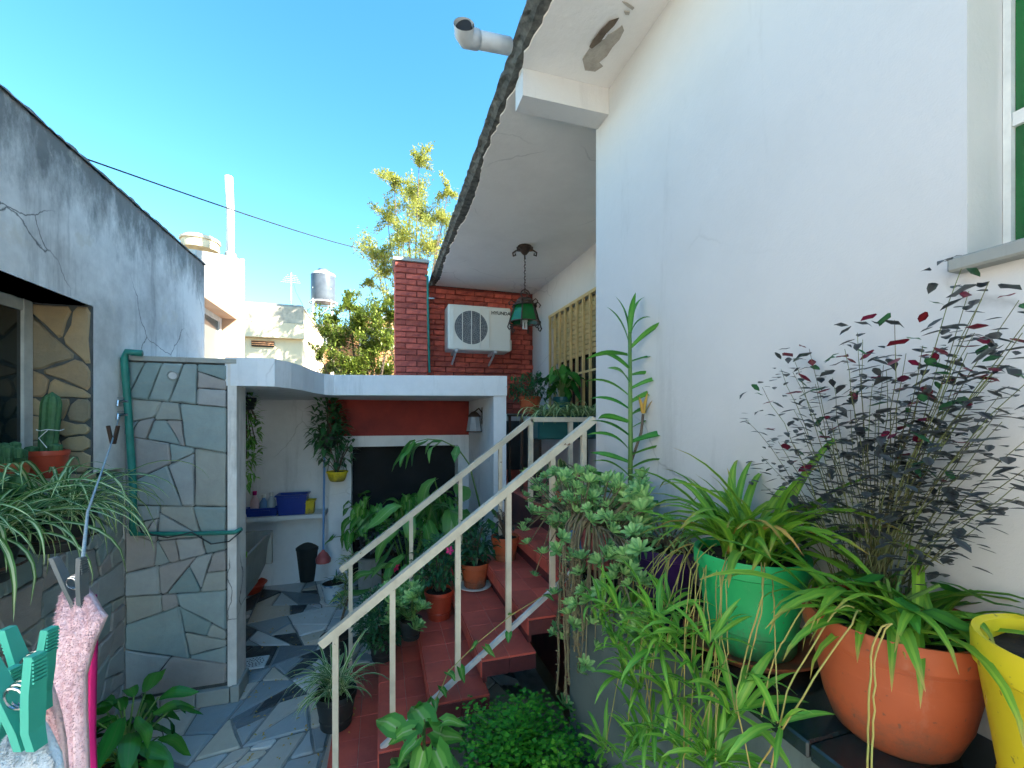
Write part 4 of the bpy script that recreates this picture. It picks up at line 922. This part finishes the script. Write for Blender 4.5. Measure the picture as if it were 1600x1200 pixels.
# hanging yellow pot
hp = on(527, 752, 1, 5.0)
t = pp('hanging_pot', 'small yellow bowl pot with thin plant hanging before white jamb', 'plant', hp); z = pot(t, .11, .11, m_yellow_pot, round_=True, rim=.02)
MB().tube([(-.1, 0, .1), (-.02, 0, .55)], .003, 4).tube([(.1, 0, .1), (-.02, 0, .55)], .003, 4).tube([(0, -.1, .1), (-.02, 0, .55)], .003, 4).tube([(-.02, 0, .55), (-.02, 0, 2.106 - hp.z)], .003, 4).build('hanger', m_steel, t, world=False)
bushy(t, z, 110, l_dark, .09, .022, .2, .22, .26)
# hanging dark fern and vine in the shelter
t = pp('hanging_fern', 'dark hanging foliage silhouetted at the shelter ceiling', 'plant', on(512, 700, 1, 4.9)); z = pot(t, .1, .12, m_black_pot, round_=True)
MB().tube([(0, 0, .1), (0, 0, 2.106 - t.location.z)], .004, 4).build('hanger', m_black_pot, t, world=False)
bushy(t, z, 380, l_dark, .11, .02, .17, .32, .12)
t = pp('hanging_vine', 'trailing green vine hanging beside the pillar inside the shelter', 'plant', on(386, 640, 1, 4.1)); z = pot(t, .07, .1, m_black_pot)
MB().tube([(0, 0, .09), (0, 0, 2.106 - t.location.z)], .004, 4).build('hanger', m_black_pot, t, world=False)
bushy(t, z, 300, l_syng, .07, .018, .09, .42, -.30)
# ceramic pot
p_ = on(522, 940, 2, .001); saucer('pot_saucer', 'white saucer under the blue and white ceramic pot', p_, .13, m_wframe, .02)
t = pp('ceramic_pot_plant', 'blue and white glazed ceramic pot with a small palm', 'plant', p_ + Vector((0, 0, .008))); z = pot(t, .13, .20, m_cer, .66, .025)
spider(t, z, 14, strap_meshes(l_dark, 5, .18, .008, .7, 1.3, .5, 1.4), .02)
# left: peace lily in yellow pot
t = pp('peace_lily', 'glossy peace lily in a yellow pot by the stone wall', 'plant', (-1.2, 2.6, 0)); z = pot(t, .12, .20, m_yellow_pot, .72)
broad(t, z, 46, leaf_meshes(l_lily, 6, .20, .042, wf_oval, .45, .25, 0, 7), .06, .30, .20, .004, (-.9, .3))
# left wall planter with two spider plants
for i, (y, lab) in enumerate(((2.02, 'large variegated spider plant hanging low on left wall at picture edge'), (2.46, 'large variegated spider plant on left wall nearest the stone pillar'))):
    t = pp('spider_plant', lab, 'plant', (XL + .17, y, 1.30)); z = pot(t, .12, .16, m_black_pot)
    MB().box(-.165, .0, -.02, .02, .05, .07).tube([(.13*math.cos(a/4), .13*math.sin(a/4), .06) for a in range(26)], .005, 5).build('wall_ring', m_iron, t, world=False)
    spider(t, z, 170, strap_meshes(l_spider, 16, .58, .0095, .4, 1.25, 2.0, 3.6, 11), .07, (.5, 1.05))
# cactus pots on the sill
def sill_pt(px, X): r = ray(px, 655); return Vector((X, r.y*X/r.x, WZ0 + .001))
t = pp('cactus', 'columnar cactus tied with string in an orange red pot on the window sill', 'plant', sill_pt(74, XL - .115)); z = pot(t, .085, .14, m_red_pot, .74, .028)
def cact(c, h, r, lean=(0, 0)):
    b = MB(); n = 20; rows = 12
    prof = []
    for k in range(rows + 1):
        s_ = k/rows; rr = r*(.85 + .15*s_) * (1 if s_ < .75 else math.sqrt(max(0, 1 - ((s_ - .75)/.25)**2)))
        prof += [(c[0] + lean[0]*s_ + rr*(1 + .07*(-1)**j)*math.cos(6.283*j/n), c[1] + lean[1]*s_ + rr*(1 + .07*(-1)**j)*math.sin(6.283*j/n), c[2] + h*s_) for j in range(n)]
    return b.add(prof, [(k*n + j, k*n + (j + 1) % n, (k + 1)*n + (j + 1) % n, (k + 1)*n + j) for k in range(rows) for j in range(n)])
cact((0, .0, z - .01), .33, .04, (.02, 0)).build('column', m_cactus, t, world=False)
cact((.05, -.03, z - .01), .06, .028).build('offset', m_cactus, t, world=False); cact((-.04, -.04, z - .01), .05, .026).build('offset', m_cactus, t, world=False)
b = MB().tube([(.012 + .05*math.cos(a*.5), .05*math.sin(a*.5), z + .12 + .004*math.sin(a*2)) for a in range(14)], .002, 4).tube([(.03, -.05, z + .12), (.0, -.06, z + .08), (.03, -.055, z + .03)], .002, 4); b.build('string', m_whitecloth, t, world=False)
t = pp('small_succulent', 'knobbly succulent in small terracotta pot on the window sill', 'plant', sill_pt(20, XL - .10)); z = pot(t, .06, .10, m_terra, .74, .02)
b = MB()
for i in range(16): b2 = cact((rnd(-.05, .05), rnd(-.05, .05), z + rnd(-.01, .05)), rnd(.03, .06), rnd(.014, .022)); b.add(b2.v, b2.f)
b.build('nodules', m_cactus, t, world=False)
t = pp('prickly_pear', 'flat padded prickly pear at the picture edge under the sill', 'plant', at(0, 780, 1.75)); z = pot(t, .06, .1, m_terra, .74, .02, z=-.1)
b = MB()
for px_, s_ in ((0, 1), (.05, .8), (-.04, .7)):
    prof = [(0, -.06), (.025, -.045), (.045, 0), (.03, .045), (0, .06)]; b2 = MB().lathe(prof, n=14); b.add([(x*s_ + px_, y*.35*s_, zz_*s_ + .05) for x, y, zz_ in b2.v], b2.f)
b.build('pads', m_cactus, t, world=False)
# --- landing planters and table
t = pp('spider_plant', 'pale variegated spider plant in a long teal trough behind the landing rail', 'plant', (1.5, 3.36, 1.72))
MB().bbox(-.3, .35, -.09, .09, 0, .19, .012).build('trough', m_teal_pot, t, world=False); MB().box(-.29, .34, -.08, .08, .17, .1925).build('soil', m_soil, t, world=False)
for x in (-.28, .33): MB().box(x - .012, x + .012, -.08, .08, -.508, -.001).build('stand_leg', m_iron, t, world=False)
sm = strap_meshes(l_spider, 12, .36, .0095, .55, 1.3, 1.8, 3.2)
for i in range(170): put('leaf', random.choice(sm), t, (rnd(-.26, .3), rnd(-.05, .05), .18), rnd(0, 6.283), rnd(-.1, .2), 0, rnd(.6, 1.05))
tb = thing('plant_table', 'iron plant table on the landing behind the trough', 'table', (1.55, 4.05, 1.211))
MB().box(-.32, .38, -.22, .22, .70, .72).build('table_top', m_iron, tb, world=False)
for x in (-.3, .36):
    for y in (-.2, .2): MB().box(x - .012, x + .012, y - .012, y + .012, 0, .70).build('leg', m_iron, tb, world=False)
t = pp('fern_pot', 'feathery fern in a red brown pot on the landing table', 'plant', (1.38, 4.0, 1.932)); z = pot(t, .11, .17, m_terra)
bushy(t, z, 500, l_dark, .06, .012, .24, .14, .10)
t = pp('broadleaf_pot', 'glossy broad leaved plant in a teal pot on the landing table', 'plant', (1.72, 4.0, 1.932)); z = pot(t, .09, .17, m_teal_pot)
broad(t, z, 24, leaf_meshes(l_lily, 5, .20, .045, wf_oval, .45, .25, 0, 7), .1, .36, .16, .004)
t = pp('bromeliad', 'magenta bromeliad in a terracotta pot beside the landing posts', 'plant', (1.33, 2.75, 1.212)); z = pot(t, .09, .16, m_terra)
spider(t, z, 18, strap_meshes(l_drac, 5, .25, .014, .7, 1.3, .6, 1.8), .02)
for k in range(7): put('bract', random.choice(strap_meshes(leafm('magenta_bract%d' % k, (.55, .01, .10), (.4, .01, .06)) if k == 0 else MATS['magenta_bract0'], 1, .22, .016, .9, 1.4, .2, .8, 6)), t, (0, 0, z + .05), k*.9, .1, 0, .9)
t = pp('croton', 'yellow green croton in a terracotta pot on the landing edge', 'plant', (1.26, 3.0, 1.212)); z = pot(t, .08, .15, m_terra)
broad(t, z, 18, leaf_meshes(l_var2, 4, .15, .03), .05, .3, .13)
# ------------------------------------------------------------------ things on the shelter shelf and floor
def item(name, label, cat, loc, prof, mat, part='body', n=18):
    t = thing(name, label, cat, loc); MB().lathe(prof, n=n).build(part, mat, t, world=False, smooth=False); return t
sz = .841
for i, (px, lab, mat, h) in enumerate(((398, 'magenta capped white detergent bottle on the shelter shelf', m_pink, .26), (412, 'clear blue bottle in the middle of the shelf', m_blue_pot, .22), (424, 'slim pale bottle next to the blue tub', m_cer, .24))):
    q = on(px, 700, 1, 5.33); t = item('bottle', lab, 'bottle', (q.x, q.y, sz), [(0, 0), (.04, 0), (.042, .02), (.042, h*.6), (.018, h*.78), (.016, h*.85)], mat)
    MB().lathe([(.02, h*.84), (.021, h), (0, h)], n=14).build('cap', m_mag if i == 0 else m_wframe, t, world=False)
def tub(name, label, loc, w0, w1, d, h, mat):
    t = thing(name, label, 'tub', loc); b = MB(); vs = []
    for ww, dd_, z in ((w0, d*.8, 0), (w1, d, h), (w1 + .012, d + .012, h), (w1 + .012, d + .012, h - .015), (w1 - .006, d - .006, h), (w0 - .006, d*.8 - .006, .01)): vs += [(-ww, -dd_, z), (ww, -dd_, z), (ww, dd_, z), (-ww, dd_, z)]
    fs = [(3, 2, 1, 0), (20, 21, 22, 23)]
    for k, l in ((0, 1), (3, 2), (2, 4), (4, 5)):
        for i in range(4): fs.append((4*k + i, 4*k + (i + 1) % 4, 4*l + (i + 1) % 4, 4*l + i))
    b.add(vs, fs).build('shell', mat, t, world=False); MB().bar((-w1*.5, -d - .018, h - .03), (w1*.5, -d - .018, h - .03), .012, .014).build('handle', mat, t, world=False); return t
q = on(408, 800, 1, 5.3); tub('storage_tub', 'dark blue low tub holding bottles at the left of the shelf', (q.x + .02, 5.28, sz), .14, .16, .05, .09, m_blue)
q = on(458, 800, 1, 5.3); tub('storage_tub', 'blue plastic tub at the right of the shelf', (q.x, 5.3, sz), .13, .15, .1, .22, m_blue)
q = on(482, 800, 1, 5.3); tub('storage_tub', 'small yellow box at the end of the shelf', (q.x + .01, 5.28, sz), .05, .055, .06, .15, m_yellow_pot)
q = on(438, 905, 2, 0); t = item('bucket', 'dark green bucket on the floor under the shelf', 'bucket', (q.x, q.y, .003), [(0, 0), (.12, 0), (.16, .28), (.17, .29), (.17, .3), (.15, .3), (.12, .02), (0, .02)], M('dark_green_plastic', (.02, .075, .045), None, 4, .4, .05), n=26)
MB().tube([(.16*math.cos(a/10*math.pi), -.02, .29 + .1*math.sin(a/10*math.pi)) for a in range(11)], .004, 5).build('handle', m_steel, t, world=False)
q = on(482, 905, 2, 0); t = item('waste_bin', 'black swing bin standing by the white grill jamb', 'bin', (q.x, q.y, .003), [(0, 0), (.12, 0), (.15, .36), (.155, .37), (.155, .4), (.08, .47), (0, .48)], m_black_pot, n=22)
MB().box(-.03, .03, -.02, .02, .475, .49).build('knob', m_black_pot, t, world=False)
q = on(392, 925, 2, 0); t = item('basin', 'red plastic basin on the floor beneath the sink', 'basin', (q.x - .02, q.y, .003), [(0, 0), (.12, 0), (.17, .09), (.18, .09), (.165, .1), (.115, .01), (0, .01)], m_red_pot, n=26)
t = item('broom', 'broom with pink head leaning near the grill jamb', 'broom', on(505, 870, 1, 5.1), [(.075, -.06), (.08, -.02), (.05, .03), (.02, .06), (.012, .08)], m_pink_pot, 'head', 10)
MB().tube([(0, 0, .05), (.01, .02, 1.1)], .011, 8).build('handle', m_blue_pot, t, world=False)
q = on(380, 868, 1, 3.75); t = item('soap_cup', 'lime green cup on the edge of the laundry sink', 'cup', (-1.0, 3.60, .852), [(0, 0), (.03, 0), (.038, .08), (.034, .08), (.028, .006), (0, .006)], M('lime_plastic', (.25, .5, .06), None, 4, .4, 0), n=18)
MB().tube([(.036, 0, .065), (.058, 0, .06), (.056, 0, .025), (.034, 0, .02)], .005, 6).build('handle', MATS['lime_plastic'], t, world=False)
# ------------------------------------------------------------------ clothes line and washing
hook = on(187, 650, 1, 3.2); A = at(137, 800, .95); B_ = at(127, 900, .58); C_ = at(112, 985, .57); D_ = at(70, 1215, .52)
ln = thing('clothes_line', 'pale braided clothes line running from the wall tap towards the camera', 'rope', hook)
MB().tube([hook, hook.lerp(A, .5) + Vector((0, 0, -.01)), A, B_, C_, D_], .0026, 8).build('rope', m_rope, ln, smooth=True)
kq = hook.lerp(A, .42); b = MB()
for s_ in (-1, 1): b.bar(kq + RT*.004*s_ + Vector((0, 0, -.035)), kq + RT*.022*s_ + Vector((0, 0, .045)), .012, .01)
b.build('line_hook', m_iron, ln)
def peg(label, c, up, side, L, mat):
    t = thing('clothes_peg', label, 'clothes peg', c, 'clothes pegs on the line'); up = Vector(up).normalized(); side = Vector(side).normalized()
    for s_ in (-1, 1):
        b = MB(); a0 = side*.0035*s_ - up*L*.5; a1 = side*.010*s_*1.0 + up*0; a2 = side*.0165*s_ + up*L*.5; nrm = up.cross(side).normalized()
        vs = []
        for p, wd in ((a0, .0045), (a0 + up*L*.2, .0055), (a1*.8 - up*L*.02, .006), (a1 + up*L*.12, .0058), (a2, .0045)):
            vs += [p + side*s_*.004 - nrm*wd, p - side*s_*.002 - nrm*wd, p - side*s_*.002 + nrm*wd, p + side*s_*.004 + nrm*wd]
        fs = [(0, 1, 2, 3), (19, 18, 17, 16)] + [(4*k + i, 4*k + (i + 1) % 4, 4*k + 4 + (i + 1) % 4, 4*k + 4 + i) for k in range(4) for i in range(4)]
        arm = b.add(vs, fs).build('arm', mat, t, world=False)
        g_ = MB()
        for k in range(7): q = a1.lerp(a2, .45 + .08*k) + side*s_*.0042; g_.bar(q - nrm*.0045, q + nrm*.0045, .0015, .0015)
        g_.build('grip_ridges', mat, arm, world=False)
    nrm = up.cross(side).normalized()
    b = MB(); 
    for k in range(3): b.tube([up*L*.05 + (side*math.cos(a*.5) + up*math.sin(a*.5))*(.0075 + .001*k) + nrm*(.003*k - .003) for a in range(14)], .0009, 5)
    b.build('spring', m_steel, t, world=False)
tol = -FW
peg('dark grey clothes peg holding the pink towel', at(117, 915, .56), Vector((0, 0, 1)) - RT*.25, RT, .075, m_pegdark)
peg('teal clothes peg, upper of the two at the left edge', at(52, 1045, .36), Vector((0, 0, 1)) - RT*.12, RT, .068, m_peg)
peg('teal clothes peg, lower of the two at the left edge', at(32, 1095, .31), Vector((0, 0, 1)) - RT*.22, RT, .068, m_peg)
peg('teal clothes peg cut off by the left picture border', at(-8, 1110, .34), Vector((0, 0, 1)) - RT*.1, RT, .068, m_peg)
def cloth(name, label, outline_l, outline_r, d0, d1, mat, fold=.012, th=.006, pile=0, seed=1):
    rows = len(outline_l); nx = 14; b = MB(); G = []
    for i in range(rows):
        d = d0 + (d1 - d0)*i/(rows - 1); l = at(*outline_l[i], d); r_ = at(*outline_r[i], d)
        G.append([l.lerp(r_, k/nx) + FW*(fold*math.sin(k*1.3 + seed + i*.25)*(.4 + .6*i/rows)) for k in range(nx + 1)])
    c = G[0][0].copy(); t = thing(name, label, 'towel' if pile else 'cloth', c); W = nx + 1
    vs = [p - c for row in G for p in row] + [p - c + FW*th for row in G for p in row]; o_ = rows*W
    fs = []
    for i in range(rows - 1):
        for k in range(nx): a = i*W + k; fs += [(a, a + 1, a + W + 1, a + W), (o_ + a, o_ + a + W, o_ + a + W + 1, o_ + a + 1)]
        fs += [(i*W, i*W + W, o_ + i*W + W, o_ + i*W), (i*W + nx, o_ + i*W + nx, o_ + i*W + W + nx, i*W + W + nx)]
    for k in range(nx): fs.append((k, o_ + k, o_ + k + 1, k + 1))
    b.add(vs, fs).build('fabric', mat, t, world=False, smooth=True)
    if pile:
        pb = MB()
        for _ in range(pile):
            i = random.randrange(rows - 1); k = random.choice([0, nx - 1] + list(range(nx))); u_, v_ = random.random(), random.random()
            if random.random() < .12: k, u_ = (0, 0) if random.random() < .5 else (nx - 1, 1)
            p = G[i][k].lerp(G[i][k + 1], u_).lerp(G[i + 1][k].lerp(G[i + 1][k + 1], u_), v_) - c
            d = (-FW*.9 + RT*rnd(-.9, .9) + Vector((0, 0, rnd(-.9, .5)))).normalized()*rnd(.002, .0042); s2 = Vector((rnd(-1, 1), rnd(-1, 1), rnd(-1, 1))).normalized()*.0006
            pb.add([p - s2, p + s2, p + d], [(0, 1, 2)])
        o = pb.build('pile', mat, t, world=False); o['kind'] = 'stuff'
    return t
cloth('towel', 'pale pink terry towel pegged on the clothes line', [(103, 915), (92, 935), (84, 970), (78, 1010), (78, 1060), (80, 1110), (84, 1160), (88, 1230)], [(128, 918), (142, 935), (152, 955), (160, 966), (140, 1010), (126, 1060), (126, 1120), (130, 1230)], .57, .5, m_pink, .004, pile=9000)
cloth('cloth', 'magenta cloth strip hanging behind the pink towel', [(125, 930), (120, 1000), (118, 1080), (118, 1150), (118, 1230)], [(148, 930), (149, 1000), (146, 1080), (144, 1150), (146, 1230)], .61, .56, m_mag, .004, .003)
cloth('towel', 'white terry towel bunched below the teal pegs', [(30, 1128), (18, 1145), (5, 1165), (-10, 1190), (-20, 1240)], [(52, 1130), (62, 1145), (72, 1165), (84, 1190), (92, 1240)], .33, .31, m_whitecloth, .004, .006, 4000, 3)
cloth('towel', 'faded pink terry towel between the teal pegs', [(48, 1068), (46, 1090), (46, 1120), (50, 1160), (60, 1230)], [(72, 1068), (80, 1090), (90, 1120), (98, 1160), (104, 1230)], .40, .40, m_pink, .003, .006, 3000, 5)
# ------------------------------------------------------------------ background
bb = thing('beige_building', 'flat roofed cream building behind the shelter roof', 'building', at(432, 655, 10))
q0 = at(386, 475, 10); q1 = at(468, 475, 10)
b = MB().box(q0.x - 2, q1.x, q0.y, q0.y + 4, 0, q0.z); b.build('wall', m_cream, bb)
MB().box(q0.x - 2, q1.x + .02, q0.y - .02, q0.y + 4.02, q0.z, q0.z + .05).build('coping', m_conc, bb)
z5 = at(430, 503, 10).z; MB().box(q0.x - 2, q1.x + .03, q0.y - .06, q0.y - .002, z5 + .02, q0.z - .01).build('parapet_band', M('stained_cream', (.58, .5, .38), (.36, .32, .26), 8, .9, .3), bb)
MB().box(q0.x - 2, q1.x + .05, q0.y - .14, q0.y - .003, at(430, 527, 10).z, z5).build('ledge', m_cream, bb)
v0 = at(393, 541, 10); v1 = at(426, 532, 10); vo = MB().box(v0.x, v1.x, v0.y - .01, v0.y + .02, v0.z, v1.z).build('vent', m_dark, bb)
for k in range(3): MB().box(v0.x, v1.x, v0.y - .03, v0.y - .012, v0.z + .03 + k*.045, v0.z + .05 + k*.045).build('louvre', m_orange, vo)
ob = thing('orange_house', 'distant orange rendered house half hidden by trees', 'house', at(560, 655, 17))
q0 = at(482, 512, 17); q1 = at(640, 498, 17)
MB().box(q0.x, q0.x + 1.7, q0.y - .3, q0.y + 4, 0, q0.z).box(q0.x + 1.702, q1.x + 1, q0.y - .8, q0.y + 4, 0, q1.z).build('wall', m_orange, ob)
MB().box(q0.x + 1.65, q1.x + 1.1, q0.y - .9, q0.y + 4.1, q1.z, q1.z + .1).box(q0.x - .05, q0.x + 1.64, q0.y - .4, q0.y + 4.1, q0.z, q0.z + .08).build('roof_edge', m_conc, ob)
for px in (498, 575, 605):
    c = at(px, 525, 16.2); wn_ = MB().box(c.x - .3, c.x + .3, c.y - .05, c.y + .3, c.z - .45, c.z + .3).build('window', m_wframe, ob); MB().box(c.x - .25, c.x + .25, c.y - .06, c.y - .052, c.z - .4, c.z + .25).build('pane', m_glassdark, wn_)
tc_ = at(505, 473, 14); tk = thing('water_tank', 'dark grey water tank on a white lattice stand', 'water tank', (tc_.x, tc_.y, 0))
MB().lathe([(0, 0), (.36, 0), (.37, .03), (.37, .82), (.36, .86), (.2, .98), (.17, .98), (.17, 1.05), (0, 1.06)], (0, 0, tc_.z), 28).build('drum', m_tank, tk, world=False, smooth=False)
MB().lathe([(.375, .84), (.36, .9), (.21, .985)], (0, 0, tc_.z), 28).build('lid', m_pvc, tk, world=False)
b = MB()
for i in range(4):
    a = .785 + i*1.5708; x, y = .38*math.cos(a), .38*math.sin(a); b.tube([(x, y, 0), (x, y, tc_.z + .05)], .02, 6)
    a2 = a + 1.5708
    for k in range(3): z_ = tc_.z - 1.2 + k*.55; b.tube([(x, y, z_), (.38*math.cos(a2), .38*math.sin(a2), z_ + .5)], .012, 5)
b.tube([(.42*math.cos(i/24*6.283), .42*math.sin(i/24*6.283), tc_.z - .02) for i in range(25)], .025, 6).build('stand', m_wframe, tk, world=False)
def tree(name, label, px, py_top, d, blobs, mat, n, L):
    base = at(px, 655, d); base.z = 0; t = thing(name, label, 'tree', base); b = MB(); tb_ = MB()
    hi = at(px, py_top, d).z
    tb_.tube([(0, 0, 0), (.05, 0, hi*.4), (0, .02, hi*.75)], [.10, .07, .02], 8)
    tot = sum(s_[2] for s_ in blobs)
    for bx, by, br in blobs:
        c = at(bx, by, d + rnd(-.5, .5)) - base; rad = br/F*d
        tb_.tube([(0, 0, hi*.3), (c.x*.5, c.y*.5, (hi*.3 + c.z)*.5), c], [.04, .02, .006], 5, False)
        for tw in range(7):
            q = c + Vector((rnd(-1, 1), rnd(-1, 1), rnd(-.7, 1.2)))*rad*1.5; tb_.tube([c, q], [.008, .002], 4, False)
            for k in range(int(n*br/tot/7)):
                s_ = rnd(.0, 1.15); p = c.lerp(q, s_) + Vector((rnd(-1, 1), rnd(-1, 1), rnd(-1, 1)))*rad*.3
                dv = Vector((rnd(-1, 1), rnd(-1, 1), rnd(-.5, .9))).normalized()*L*rnd(.6, 1.2)
                b.blade([p, p + dv*.5, p + dv], lambda tt: L*(.06, .2, .02)[int(round(tt*2))], fold=.2, r=rnd(0, 1))
    tb_.build('trunk', m_wood, t, world=False); o = b.build('crown', mat, t, world=False)
tree('tall_tree', 'tall airy tree with yellow green leaves behind the chimney', 640, 250, 9, [(655, 255, 14), (615, 280, 16), (640, 300, 22), (605, 340, 20), (660, 340, 28), (700, 300, 10), (690, 340, 18), (630, 370, 30), (585, 400, 22), (670, 390, 26), (600, 430, 24), (640, 430, 30), (575, 440, 10), (610, 465, 16), (640, 490, 20)], l_tree, 16000, .07)
tree('bay_tree', 'bushy sunlit bay tree just beyond the shelter roof', 570, 480, 7.2, [(545, 480, 14), (520, 500, 10), (508, 520, 14), (560, 510, 24), (590, 500, 18), (530, 540, 26), (575, 545, 34), (605, 540, 26), (520, 570, 22), (560, 580, 34), (600, 580, 30), (500, 555, 10), (545, 465, 6), (610, 500, 14)], l_bush, 17000, .07)
cw = thing('overhead_wire', 'thin black overhead wire crossing the sky', 'wire', on(133, 247, 0, XL - .05))
P0 = on(128, 246, 0, XL - .1); P1 = at(600, 395, 13)
MB().tube([P0.lerp(P1, k/16) + Vector((0, 0, -.35*(k/16)*(1 - k/16))) for k in range(17)], [.005 + .008*k/16 for k in range(17)], 5).build('cable', m_black_pot, cw)

b = MB()
for i in range(120):
    px, py = rnd(380, 560), rnd(930, 1195); q = on(px, py, 2, .006)
    if q.x > -.28: q.z = RI + .004 if q.x > -.25 and q.y < 3.15 and q.y > 2.12 else .006
    if -.285 < q.x < -.25: continue
    a = rnd(0, 6.283); d = Vector((math.cos(a), math.sin(a), .08))*rnd(.01, .028)
    b.blade([q, q + d*.5 + Vector((0, 0, .004)), q + d], lambda tt: (.002, .006, .001)[int(round(tt*2))], r=rnd(0, 1))
tag(b.build('leaf_litter', l_yellow), 'small dry fallen leaves scattered on the paving and lowest step', 'leaf litter', kind='stuff')
an = thing('roof_aerial', 'thin television aerial on the cream building roof', 'aerial', at(455, 475, 10.4))
b = MB().tube([(0, 0, 0), (0, 0, .75)], .012, 6)
for k in range(5): b.tube([(-.22 + .03*k, .02*k - .05, .5 + .05*k), (.22 - .03*k, .02*k - .05, .5 + .05*k)], .006, 4)
b.build('mast', m_rail_low, an, world=False); MB().tube([(0, 0, .7), (.1, 0, .3), (.25, 0, 0)], .004, 4).build('lead', m_black_pot, an, world=False)
